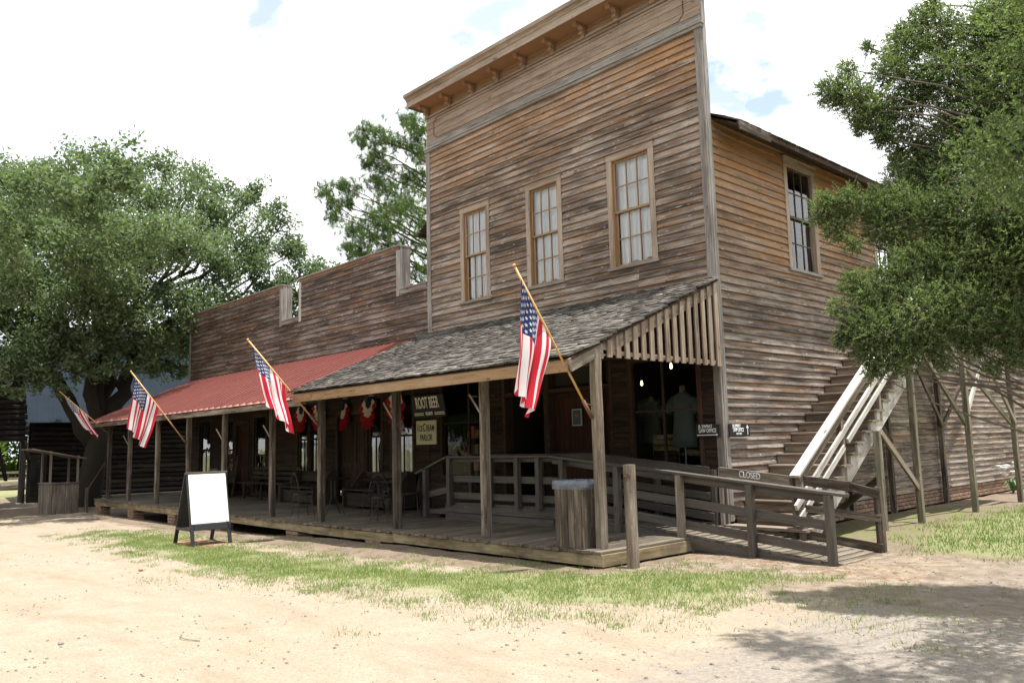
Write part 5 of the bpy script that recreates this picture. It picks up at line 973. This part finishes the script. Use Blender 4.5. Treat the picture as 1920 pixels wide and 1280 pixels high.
def limb(m, a, b, r0, r1, seed, sag_=0.1, n=6):
    rs = random.Random(seed); a = Vector(a); b = Vector(b); L_ = (b - a).length
    pts = [a + (b - a) * (i / n) + Vector((rs.uniform(-1, 1), rs.uniform(-1, 1), rs.uniform(-1, 1))) * L_ * 0.035 * (1 if 0 < i < n else 0) + Vector((0, 0, -sag_ * L_ * math.sin(math.pi * i / n) * 0.5)) for i in range(n + 1)]; m.tube(pts, r0, 8 if r0 > 0.1 else 5, r1)
OAK = [(-25.36, -5.04, 11.47, 1.3), (-26.22, -4.23, 12.49, 1.34), (-23.38, -5.35, 9.6, 1.43), (-25.16, -4.04, 10.63, 1.52), (-25.91, -2.87, 12.71, 1.34), (-25.64, -1.83, 13.08, 1.23), (-25.37, -0.94, 13.43, 1.01), (-25.01, 0.16, 13.69, 1.01), (-24.6, 1.28, 13.38, 1.01), (-23.87, 0.4, 12.0, 1.52), (-23.34, -1.15, 11.35, 1.68), (-23.79, -2.66, 10.96, 1.68), (-23.09, -3.96, 9.03, 1.63), (-23.34, -5.14, 8.17, 1.63), (-22.72, -2.54, 8.98, 1.83), (-22.21, -0.92, 9.32, 1.83), (-23.51, 1.32, 11.02, 1.41), (-23.96, 2.81, 12.3, 0.89), (-23.71, 3.37, 12.8, 0.89), (-23.43, 3.95, 12.16, 0.78), (-23.33, 4.15, 11.27, 0.89), (-22.88, 2.79, 10.48, 1.3), (-22.5, 1.15, 9.09, 1.58), (-22.78, 2.99, 8.98, 1.3), (-23.14, 4.54, 10.15, 1.01), (-22.83, 5.11, 9.28, 0.89), (-23.39, 6.16, 9.29, 0.69), (-23.32, 4.18, 8.12, 1.12), (-23.02, 2.46, 7.46, 1.3), (-21.83, 0.13, 7.04, 1.53), (-22.41, -1.52, 7.34, 1.73), (-21.91, -3.37, 7.06, 1.58), (-22.23, -4.7, 6.61, 1.58), (-22.4, -5.54, 6.2, 1.18), (-22.31, -5.07, 5.2, 1.18), (-23.1, -3.99, 5.72, 1.02), (-22.78, -2.76, 5.77, 1.22), (-23.35, -1.18, 5.96, 1.26), (-23.95, 0.17, 6.14, 1.08), (-23.81, 0.55, 4.92, 0.76), (-24.12, -0.31, 4.71, 0.65), (-21.26, -4.96, 4.26, 0.67), (-21.38, -5.52, 4.57, 0.86), (-22.98, -3.5, 4.83, 0.71), (-23.12, -4.08, 4.1, 0.51), (-23.39, 6.17, 8.82, 0.69), (-24.56, -6.36, 9.69, 1.89), (-23.56, -6.41, 7.33, 1.83), (-22.56, -6.48, 5.47, 1.38), (-26.8, -2.3, 13.96, 0.69), (-24.21, 2.23, 12.92, 0.67), (-24.46, -1.36, 5.29, 0.76), (-23.0, 4.9, 7.5, 0.95), (-23.2, 5.5, 7.9, 0.7)]
OAK = [(a, b, c - 0.09 * max(0, c - 5), d) for a, b, c, d in OAK]
oak = thing('oak_tree', 'large spreading live oak behind the boardwalk end', 'tree', (-24.3, -2.4, -0.25)); m = MB(); T0 = Vector((-24.3, -2.4, -0.4))
m.tube([T0, T0 + Vector((0, 0, 0.35)), T0 + Vector((0.05, 0.1, 1.2)), T0 + Vector((0.08, 0.2, 2.2)), T0 + Vector((0.02, 0.25, 3.0))], 0.45, 14, 0.34)
forks = [(Vector((-24.2, -4.1, 5.0)), 0.26), (Vector((-24.3, -2.2, 6.6)), 0.33), (Vector((-24.1, -0.9, 5.6)), 0.3), (Vector((-23.2, -2.9, 5.4)), 0.2), (Vector((-25.2, -1.4, 6.4)), 0.25)]
for i, (p, r) in enumerate(forks): limb(m, T0 + Vector((0, 0.2, 2.3)), p, r * 1.25, r * 0.7, i, 0.12, 9)
for i, c in enumerate(OAK):
    cp = Vector(c[:3]); fp, r = min(forks, key=lambda q: (q[0] - cp).length); limb(m, fp, cp + Vector((0, 0, -0.2)), 0.11 if (fp - cp).length > 3 else 0.08, 0.025, 40 + i, 0.12)
    for k in range(3): limb(m, cp + Vector((0, 0, -0.2)), cp + Vector((random.uniform(-1, 1), random.uniform(-1, 1), random.uniform(-0.3, 1))) * c[3] * 0.9, 0.025, 0.008, 300 + i * 3 + k, 0.0, 3)
tk = m.build('trunk', 'bark', oak, smooth=True)
for v_ in tk.data.vertices:
    if v_.co.z + WLOC[tk.name].z < 4.5: q_ = v_.co + WLOC[tk.name]; v_.co *= 1.0; v_.co += Vector((q_.x + 24.3, q_.y + 2.2, 0)).normalized() * 0.07 * mn.noise(Vector((q_.x * 5, q_.y * 5, q_.z * 1.2))); OAK2 = [(-22.25, -4.79, 5.21, 0.89), (-22.11, -4.18, 4.54, 0.79), (-21.97, -3.61, 5.08, 0.89), (-22.34, -5.23, 5.54, 0.89), (-22.68, -2.4, 4.5, 0.71), (-21.72, -4.69, 3.81, 0.48), (-22.07, -4.0, 3.59, 0.39), (-22.18, -0.82, 5.28, 0.92), (-23.81, 0.53, 5.74, 0.76), (-22.44, -1.61, 4.51, 0.51), (-23.87, 0.38, 4.52, 0.43), (-21.4, -5.64, 4.08, 0.67), (-22.89, -3.17, 4.3, 0.51), (-21.33, -5.27, 3.52, 0.34), (-19.6, -4.6, 7.6, 1.3), (-18.6, -3.0, 8.2, 1.3), (-19.4, -1.2, 8.6, 1.3), (-20.2, -5.8, 6.6, 1.2), (-18.0, -4.6, 8.9, 1.0), (-20.6, -3.2, 7.4, 1.3), (-17.2, -5.6, 8.8, 1.1), (-16.6, -4.2, 9.3, 1.1), (-17.6, -6.6, 8.0, 1.0), (-19.0, -6.6, 7.2, 1.1)]
for i, c in enumerate(OAK2): pass
quads('crown', np.concatenate([leaf_cloud([c for c in OAK if c[2] > 10.4], 1000, 0.072, 0, 3), leaf_cloud([c for c in OAK if c[2] <= 10.4], 1350, 0.076, 0, 4), leaf_cloud(OAK2, 1200, 0.08, 0, 5)]), 'leaf_oak', oak, (-23.5, -1, 9))
PINE = [(-26.96, 10.89, 17.8, 0.58), (-26.52, 11.56, 17.4, 0.66), (-27.18, 10.55, 17.07, 0.53), (-26.75, 11.22, 16.53, 0.74), (-26.96, 10.89, 15.95, 0.58), (-26.45, 11.67, 15.84, 0.53), (-25.73, 12.7, 18.3, 0.74), (-25.42, 13.13, 17.73, 0.85), (-25.67, 12.79, 16.87, 0.66), (-26.34, 14.14, 16.95, 0.82), (-26.14, 12.13, 17.14, 0.53), (-28.07, 9.08, 14.33, 0.53), (-27.87, 9.42, 13.8, 0.53), (-27.67, 9.76, 14.79, 0.4), (-27.4, 10.22, 14.53, 0.53), (-27.8, 9.54, 13.11, 0.58), (-27.46, 10.1, 13.83, 0.4), (-26.83, 11.1, 14.98, 0.53), (-26.53, 11.55, 14.71, 0.66), (-25.91, 12.44, 15.02, 0.93), (-25.44, 13.1, 15.31, 0.8), (-26.24, 11.99, 13.75, 0.93), (-25.56, 10.58, 12.92, 0.82), (-24.6, 11.97, 13.21, 1.03), (-25.84, 10.14, 12.1, 0.82), (-26.25, 9.5, 12.09, 0.46), (-25.27, 11.01, 12.13, 0.97), (-24.37, 12.28, 11.87, 1.03), (-25.71, 10.36, 11.05, 0.9), (-26.11, 9.71, 10.9, 0.65), (-25.12, 11.21, 11.06, 0.9), (-24.46, 12.16, 10.26, 0.9), (-25.98, 9.93, 10.24, 0.77), (-26.38, 9.28, 11.16, 0.39), (-24.23, 12.46, 9.2, 0.77), (-25.65, 15.05, 16.66, 1.38), (-24.63, 14.17, 13.34, 1.59), (-25.27, 15.52, 19.04, 1.38), (-24.48, 14.35, 10.55, 1.34)]
def pine_needles(clumps, seed):
    r = np.random.default_rng(seed); out = []
    for (x, y, z, rad) in clumps:
        nt_ = int(80 * rad ** 1.6) + 12; tc_ = np.array((x, y, z)) + r.normal(size=(nt_, 3)) * rad * 0.48
        for t in tc_:
            ax_ = r.normal(size=3) * 0.5 + np.array((0, 0, 0.8)); ax_ /= np.linalg.norm(ax_); n = 30; d = r.normal(size=(n, 3)) * 0.62 + ax_; d /= np.linalg.norm(d, axis=1)[:, None]
            L_ = (0.26 + 0.14 * r.random(n))[:, None]; s = np.cross(d, r.normal(size=(n, 3))); s /= np.linalg.norm(s, axis=1)[:, None]; b = t + d * 0.02 - ax_ * 0.25 * r.random(n)[:, None]; out.append(np.stack([b - s * 0.009, b + s * 0.009, b + d * L_], 1))
    return np.concatenate(out)
pine = thing('pine_tree', 'tall pine rising behind the stores left of the false front', 'tree', (-24.4, 14.4, -0.2)); m = MB(); tp = lambda z: Vector((-24.4 - 0.02 * z, 14.4 + 0.03 * z, z)); m.tube([tp(z) for z in (-0.4, 4, 8, 12, 16, 19.5)], 0.34, 10, 0.07)
for i, c in enumerate(PINE): limb(m, tp(max(5, c[2] - 0.8 - 0.3 * (Vector(c[:3]) - tp(c[2])).length)), Vector(c[:3]), 0.075, 0.02, 900 + i, 0.06)
m.build('trunk', 'bark_pine', pine, smooth=True); quads('crown', pine_needles(PINE, 5), 'leaf_pine', pine, (-26, 12, 14), k=3)
CEDAR = [(3.56, -3.18, 5.06, 0.21), (3.74, -3.1, 4.97, 0.25), (3.87, -2.94, 4.85, 0.26), (3.99, -2.57, 4.83, 0.3), (4.0, -2.78, 5.25, 0.23), (4.08, -2.54, 5.53, 0.3), (4.31, -2.25, 5.71, 0.36), (4.15, -2.51, 5.11, 0.3), (4.42, -2.42, 5.09, 0.41), (4.71, -2.13, 5.47, 0.54), (4.95, -2.07, 5.68, 0.48), (4.94, -2.28, 4.89, 0.53), (4.61, -2.37, 4.71, 0.47), (4.33, -2.45, 4.5, 0.36), (4.01, -2.56, 4.48, 0.24), (4.75, -2.33, 4.24, 0.53), (4.5, -2.61, 4.08, 0.4), (4.12, -2.52, 4.15, 0.27), (4.02, -2.69, 4.1, 0.27), (4.25, -2.6, 4.0, 0.3), (4.2, -2.5, 4.25, 0.28), (3.88, -3.15, 3.76, 0.25), (3.7, -3.33, 3.82, 0.22), (3.5, -3.43, 3.82, 0.15), (3.6, -3.38, 3.59, 0.18), (4.12, -2.96, 3.7, 0.27), (3.9, -3.16, 3.55, 0.2), (4.05, -3.05, 3.45, 0.2), (4.0, -2.9, 3.9, 0.2), (4.35, -2.87, 3.59, 0.4), (4.69, -2.76, 3.59, 0.51), (4.93, -2.69, 3.54, 0.51), (4.83, -2.82, 3.04, 0.5), (4.47, -2.93, 3.1, 0.45), (4.21, -3.13, 3.12, 0.33), (4.03, -3.3, 3.02, 0.25), (3.89, -3.47, 2.82, 0.24), (3.77, -3.52, 2.99, 0.16), (3.79, -3.62, 2.57, 0.19), (3.99, -3.54, 2.51, 0.32), (4.25, -3.33, 2.64, 0.4), (4.54, -3.12, 2.62, 0.44), (4.82, -2.93, 2.55, 0.39), (3.93, -3.56, 2.29, 0.21), (4.14, -3.48, 2.27, 0.24), (4.31, -3.3, 2.39, 0.22), (4.91, -1.98, 4.49, 0.61), (5.06, -2.46, 3.3, 0.58), (5.11, -1.93, 5.27, 0.61), (4.6, -3.0, 2.33, 0.14), (5.08, -2.66, 2.54, 0.45), (3.81, -3.07, 4.7, 0.17), (3.92, -2.92, 4.56, 0.14), (4.91, -2.91, 2.25, 0.17)]
CEDAR += [(3.71, -3.11, 5.26, 0.1), (3.61, -3.16, 4.97, 0.08), (3.78, -3.08, 4.62, 0.09), (3.92, -2.92, 4.5, 0.09), (3.96, -2.69, 4.32, 0.11), (4.05, -2.55, 5.71, 0.11), (4.17, -2.4, 5.86, 0.13), (4.29, -2.26, 6.01, 0.13), (3.45, -3.45, 3.7, 0.08), (3.76, -3.42, 3.37, 0.1), (3.67, -3.68, 2.76, 0.09), (3.69, -3.67, 2.43, 0.1), (3.92, -3.57, 2.12, 0.07), (4.42, -3.27, 2.19, 0.09), (4.71, -2.96, 2.13, 0.09), (3.83, -2.85, 5.53, 0.08)]
CED2 = [(5.7, -2.0, 3.2, 0.8), (6.4, -2.4, 3.6, 0.9), (6.2, -1.3, 4.6, 0.9), (6.3, -2.2, 5.4, 0.9), (7.0, -1.8, 3.0, 0.8), (5.5, -3.3, 3.4, 0.6), (6.3, -3.6, 4.2, 0.8), (5.5, -3.6, 4.9, 0.6), (7.2, -3.0, 4.6, 0.8), (5.4, -4.3, 3.6, 0.55), (6.4, -4.6, 3.4, 0.7)]
CED3 = [(5.95, -4.6, 6.2, 0.54), (6.75, -4.4, 6.8, 0.63), (5.65, -5.4, 6.6, 0.5), (6.65, -5.6, 6.1, 0.54), (7.45, -5.2, 6.5, 0.54), (6.05, -6.2, 7.0, 0.45), (7.15, -6.6, 6.6, 0.5), (8.05, -6.0, 6.0, 0.45), (4.65, -4.9, 7.0, 0.36), (6.35, -7.0, 6.9, 0.41), (5.35, -6.6, 7.4, 0.45), (5.15, -5.0, 7.6, 0.45), (6.35, -5.0, 7.4, 0.54), (6.65, -6.2, 7.6, 0.45), (8.15, -7.0, 7.2, 0.54), (7.65, -6.0, 7.9, 0.54)]
def sprays(clumps, seed, axis, dens=4300, ls=1.0):
    r = np.random.default_rng(seed); out = []
    for (x, y, z, rad) in clumps:
        nt_ = int(dens * rad ** 1.8) + 10; v = r.normal(size=(nt_, 3)); v /= np.linalg.norm(v, axis=1)[:, None]; st_ = np.array((x, y, z)) + v * (rad * r.random(nt_) ** 0.4 * (0.5 + 0.4 * r.random(nt_)))[:, None]
        od = np.array((x - axis[0], y - axis[1], 0.0)); od /= np.linalg.norm(od) + 1e-6
        d = v * 0.75 + od * 0.25 + np.array((0, 0, 0.1)) + r.normal(size=(nt_, 3)) * 0.6; d /= np.linalg.norm(d, axis=1)[:, None]; s = np.cross(d, r.normal(size=(nt_, 3))); s /= np.linalg.norm(s, axis=1)[:, None]; nn = np.cross(d, s)
        Lt = (0.05 + 0.13 * r.random(nt_) ** 2) * (0.6 + 0.4 * ls) * (0.7 + min(rad, 0.5)); K = 15
        for k in range(K):
            f = (k + 0.5) / K; sd_ = 1 if k % 2 else -1; w = r.normal(size=(nt_, 3)) * 0.3; dd = d * 0.7 + s * sd_ * 0.6 + w * 1.5; dd /= np.linalg.norm(dd, axis=1)[:, None]
            b = st_ + d * (Lt * f)[:, None]; l = (0.024 * ls * (1.1 - 0.6 * f) * (0.7 + 0.6 * r.random(nt_)))[:, None]; p = np.cross(dd, nn + r.normal(size=(nt_, 3)) * 0.5); p /= np.linalg.norm(p, axis=1)[:, None]; out.append(np.stack([b, b + dd * l * 0.5 + p * 0.006 * ls, b + dd * l, b + dd * l * 0.5 - p * 0.006 * ls], 1))
    return np.concatenate(out)
TA = (5.9, -1.9); cd = thing('cedar_tree', 'dark green cedar overhanging the stairs at right edge', 'tree', (TA[0], TA[1], 0.0)); m = MB(); m.tube([(TA[0], TA[1], -0.2), (TA[0] + 0.03, TA[1], 2.0), (TA[0] - 0.02, TA[1] + 0.04, 5), (TA[0], TA[1], 8.2)], 0.2, 10, 0.03)
for i, c in enumerate(CEDAR + CED2 + CED3):
    cp = Vector(c[:3]); d = math.hypot(cp.x - TA[0], cp.y - TA[1]); limb(m, (TA[0], TA[1], max(1.2, cp.z - 0.25 * d - 0.2)), cp, 0.02 if d > 1.2 else 0.016, 0.005, 500 + i, 0.08)
    for k in range(3): limb(m, cp, cp + Vector((random.uniform(-1, 0.4), random.uniform(-1, 0.6), random.uniform(-0.5, 0.6))) * (c[3] + 0.1), 0.006, 0.002, 700 + i * 3 + k, 0, 3)
m.build('trunk', 'bark_grey', cd, smooth=True); quads('crown', np.concatenate([sprays(CEDAR, 9, TA), sprays(CED2, 10, TA, 800, 1.6), sprays(CED3, 13, TA, 620, 2.0)]), 'leaf_cedar', cd, (5, -2.5, 4))
for i, (x, y, h, r, lab) in enumerate(((-75, 6, 9, 7, 'bright green leafy tree beyond the field under the loft'), (-70, -3, 8, 6, 'bright tree beyond the field at far left edge'), (-66, 17, 10, 6, 'green tree far beyond the barn'), (-60, 30, 11, 6, 'pale green tree far behind the low store'), (-46, 24, 9, 5, 'small far tree seen behind the barn roof'))):
    t = thing('far_tree', lab, 'tree', (x, y, 0), 'trees beyond the field'); m = MB(); m.tube([(x, y, -0.5), (x + 0.1, y, h * 0.35), (x, y, h * 0.8)], 0.3, 8, 0.06); m.build('trunk', 'bark', t, smooth=True)
    fr_ = random.Random(90 + i); cl_ = [(x + fr_.uniform(-0.7, 0.7) * r, y + fr_.uniform(-0.85, 0.85) * r, h * fr_.uniform(0.08, 1.0), r * 0.36) for _ in range(34)]; quads('crown', leaf_cloud(cl_, 190, 0.2, 0, 60 + i), 'leaf_far', t, (x, y, h / 2))

wcl = []
for i in range(260):
    x = random.uniform(-75, 60); wcl.append((x, -38 - 0.003 * x * x - random.uniform(0, 9), random.uniform(0.5, 11) * (0.75 + 0.25 * mn.noise(Vector((x * 0.12, 0, 0)))), random.uniform(2.2, 3.4)))
for i in range(110):
    x = random.uniform(-25, 95); wcl.append((x, 48 + random.uniform(0, 9) - 0.25 * max(0, x - 30), random.uniform(0.5, 10), random.uniform(2.2, 3.6)))
quads('woods', leaf_cloud(wcl, 60, 0.45, 0, 77), 'leaf_oak', None, (0, 0, 5), kind='stuff')
# ================================================================== far field: fence, car, log
fn = thing('rail_fence', 'grey rail fence across the far field at left', 'fence', (-48, -2, 0))
for k in range(8): part('post', 'kiosk_wood', fn, (-48, -8 + 1.8 * k, -0.4), (-48, -8 + 1.8 * k, 0.75), 0.12, 0.12)
for z in (0.3, 0.65): part('rail', 'kiosk_wood', fn, (-48, -8, z), (-48, 4.6, z), 0.05, 0.13)
lg = MB().tube([(-44, -1.4, -0.05), (-44.2, 0.2, -0.02)], 0.28, 10).build('fallen_log', 'kiosk_wood', None); tag(lg, 'short grey log lying before the far fence', 'log')
cx = thing('parked_car', 'small pale blue car parked beyond the far fence', 'car', (-60, -0.6, 0)); cpr = [(-2.0, 0.25), (-2.0, 0.75), (-1.2, 0.85), (-0.6, 1.35), (0.9, 1.38), (1.5, 0.9), (2.0, 0.85), (2.05, 0.25)]
m = MB(); m.rings([[(-60 + d, -0.6 + a, z) for a, z in cpr] for d in (-0.8, 0.8)], [0, 1.6], [0.5 * k for k in range(9)]); m.build('body', 'white_paint', cx)
m = MB(); m.poly([(-59.18, -0.6 - 0.95, 0.92), (-59.18, -0.6 + 1.25, 0.92), (-59.18, -0.6 + 0.8, 1.3), (-59.18, -0.6 - 0.5, 1.3)]); m.build('window', 'car_blue', cx)
for a in (-1.2, 1.25): MB().tube([(-59.3, -0.6 + a, 0.28), (-59.15, -0.6 + a, 0.28)], 0.3, 12).build('wheel', 'tyre', cx)
# plant with white flowers at the wall
pl = thing('potted_plant', 'small plant with white blooms against the side wall footing', 'plant', (0.55, 11.7, 0.0)); m = MB()
for k in range(18):
    a = random.uniform(0, 6.28); L_ = random.uniform(0.25, 0.5); d = Vector((math.cos(a), math.sin(a), 0)); p0 = Vector((0.55, 11.7, 0.05)); p1 = p0 + d * L_ * 0.5 + Vector((0, 0, L_ * 0.8)); p2 = p0 + d * L_ + Vector((0, 0, L_ * 0.5)); s = d.cross(Vector((0, 0, 1))) * 0.03; m.poly([p0 - s * 0.4, p0 + s * 0.4, p1 + s, p1 - s]); m.poly([p1 - s, p1 + s, p2 + s * 0.1, p2 - s * 0.1])
m.build('leaf', 'plant_green', pl); m = MB()
for k in range(7): c = Vector((0.5 + random.uniform(-0.18, 0.18), 11.6 + random.uniform(-0.3, 0.3), random.uniform(0.45, 0.85))); MB().lathe(c, [(0.001, -0.04), (0.05, -0.02), (0.09, 0.03), (0.02, 0.04)], 7).build('flower', 'white_paint', pl)

# ================================================================== ground cover (nobody could count it)
def rand_in(P, n, edge, seed, fade=0.5):
    r = np.random.default_rng(seed); xs = [p[0] for p in P]; ys = [p[1] for p in P]; out = []
    while len(out) < n:
        x = r.uniform(min(xs) - edge, max(xs) + edge); y = r.uniform(min(ys) - edge, max(ys) + edge); d = pdist(x, y, P); d = d if inpoly(x, y, P) else -d
        k = d / fade + 0.5 + 1.6 * mn.noise(Vector((x * 1.7, y * 1.7, seed))) * (0.55 if d < 0.6 else 0.2) + 0.5 * mn.noise(Vector((x * 6, y * 6, seed)))
        if r.random() < max(0, min(1, k)): out.append((x, y))
    return out
def blades(pts, h, w, name, mat='grass_blade', seed=1):
    r = np.random.default_rng(seed); n = len(pts); p = np.array([(x, y, gz(x, y) - 0.005) for x, y in pts]); a = r.uniform(0, 6.283, n); d = np.stack([np.cos(a), np.sin(a), np.zeros(n)], 1); b = r.uniform(0, 6.283, n); ln = np.stack([np.cos(b), np.sin(b), np.zeros(n)], 1)
    hh = (h * (0.5 + 0.9 * r.random(n)))[:, None]; tip = p + ln * hh * 0.5 + np.array((0, 0, 1)) * hh; o = quads(name, np.stack([p - d * w, p + d * w, tip], 1), mat, None, (0, 0, 0), 3, 'stuff'); return o
AFC = (-8.65, -4.65)
blades([q for q in rand_in(STRIP, 56000, 0.4, 2, 1.7) if math.hypot((q[0] - AFC[0]) * 0.8, (q[1] - AFC[1]) * 1.5) > 0.62 + 0.3 * mn.noise(Vector((q[0] * 4, q[1] * 4, 0)))], 0.045, 0.0042, 'grass')
lawn_pts = [q for q in rand_in(LAWN, 90000, 0.4, 4, 0.8) if q[1] < 12 and q[0] < 8.5]; blades(lawn_pts, 0.06, 0.006, 'grass', 'lawn_blade', 5)
sp = []; rr = np.random.default_rng(12)
for cx0, cy0, s, n in ((3.2, -3.6, 0.35, 240), (3.6, -3.0, 0.3, 200), (3.9, -4.2, 0.3, 160), (4.3, -3.5, 0.35, 160), (3.4, -2.4, 0.25, 130), (-0.5, -6.2, 0.35, 160), (-2.6, -6.5, 0.4, 150), (1.6, -6.1, 0.3, 110), (0.6, -6.0, 0.3, 120), (-4.5, -6.9, 0.3, 90), (2.6, -5.2, 0.35, 160), (-14.5, -5.0, 0.3, 100), (4.6, -4.6, 0.2, 90), (0.9, -7.2, 0.15, 50)):
    for _ in range(n): sp.append((cx0 + rr.normal() * s, cy0 + rr.normal() * s * 0.6))
blades(sp, 0.045, 0.0045, 'grass', seed=8)
def chips(n, box, smin, smax, name, mat, flat, seed, keep=lambda x, y: True):
    r = np.random.default_rng(seed); V = []; m = MB()
    c = 0
    while c < n:
        x = r.uniform(box[0], box[1]); y = r.uniform(box[2], box[3])
        if not keep(x, y): continue
        s = smin + (smax - smin) * r.random() ** 3; z = gz(x, y); a = r.uniform(0, 6.28); k = [(math.cos(a + t + r.uniform(-0.3, 0.3)), math.sin(a + t + r.uniform(-0.3, 0.3))) for t in (0, 1.57, 3.14, 4.71)]; i = len(m.v)
        m.v += [(x + q[0] * s, y + q[1] * s * r.uniform(0.55, 1), z - 0.003 + r.uniform(0, s * 0.3)) for q in k] + [(x + q[0] * s * 0.55, y + q[1] * s * 0.5, z + s * flat * r.uniform(0.7, 1.1)) for q in k]
        fs = [(i + 4, i + 5, i + 6, i + 7)] + [(i + j, i + (j + 1) % 4, i + 4 + (j + 1) % 4, i + 4 + j) for j in range(4)]; m.f += fs; m.uv += [(0, 0)] * 20; m.mi += [0] * 5; c += 1
    return m.build(name, mat, None, (0, 0, 0), kind='stuff')
chips(3200, (-14, 7, -10.5, -4.6), 0.004, 0.02, 'pebbles', 'stone', 0.7, 21, lambda x, y: mn.noise(Vector((x * 0.7, y * 0.7, 4))) + 0.5 * mn.noise(Vector((x * 2.5, y * 2.5, 4))) > random.uniform(0.0, 0.45))
chips(1800, (1.4, 7, -7, 0.2), 0.005, 0.024, 'gravel', 'stone', 0.6, 22)
chips(1500, (0.4, 3.4, -1.9, -0.9), 0.006, 0.03, 'leaf_litter', 'litter', 0.15, 23); chips(1200, (-15, 0.3, -4.2, -3.3), 0.006, 0.03, 'leaf_litter', 'litter', 0.15, 24); chips(2200, (-27, -17, -6.5, -2.5), 0.01, 0.05, 'leaf_litter', 'litter', 0.12, 25); chips(1500, (-9.5, -7.8, -5.2, -4.1), 0.01, 0.05, 'leaf_litter', 'litter', 0.1, 27, lambda x, y: math.hypot((x - AFC[0]) * 0.8, (y - AFC[1]) * 1.4) < 0.7); chips(900, (0.2, 3, -0.2, 9), 0.01, 0.04, 'leaf_litter', 'litter', 0.12, 26)
for (x, y, s, lab) in ((4.04, -5.8, 0.028, 'small brown stone on the sand near bottom right'), (3.63, -6.34, 0.018, 'little dark stone at the bottom edge of the sand'), (-0.86, -9.0, 0.03, 'grey brown stone lying in sand at bottom left')):
    m = MB(); m.lathe((x, y, gz(x, y)), [(s, -0.01), (s * 1.1, s * 0.3), (s * 0.7, s * 0.75), (s * 0.15, s * 0.85)], 7, 1, 0.75); o = m.build('stone', 'stone', None); tag(o, lab, 'stone')
dl = MB(); dl.lathe((-5.74, -6.73, gz(-5.74, -6.73)), [(0.05, 0.0), (0.07, 0.02), (0.03, 0.03), (0.001, 0.03)], 7, 1, 0.5); o = dl.build('dry_leaf', 'litter', None); tag(o, 'dry brown leaf at the edge of the left grass', 'leaf')
tw = MB().tube([(-0.24, -8.21, gz(-0.24, -8.2) + 0.01), (-0.12, -8.27, gz(-0.1, -8.25) + 0.02), (-0.02, -8.26, gz(0, -8.25) + 0.012), (0.13, -8.2, gz(0.1, -8.2) + 0.01)], 0.005, 5).build('twig', 'stone', None); tag(tw, 'thin bent grey twig lying on the sand road', 'twig')
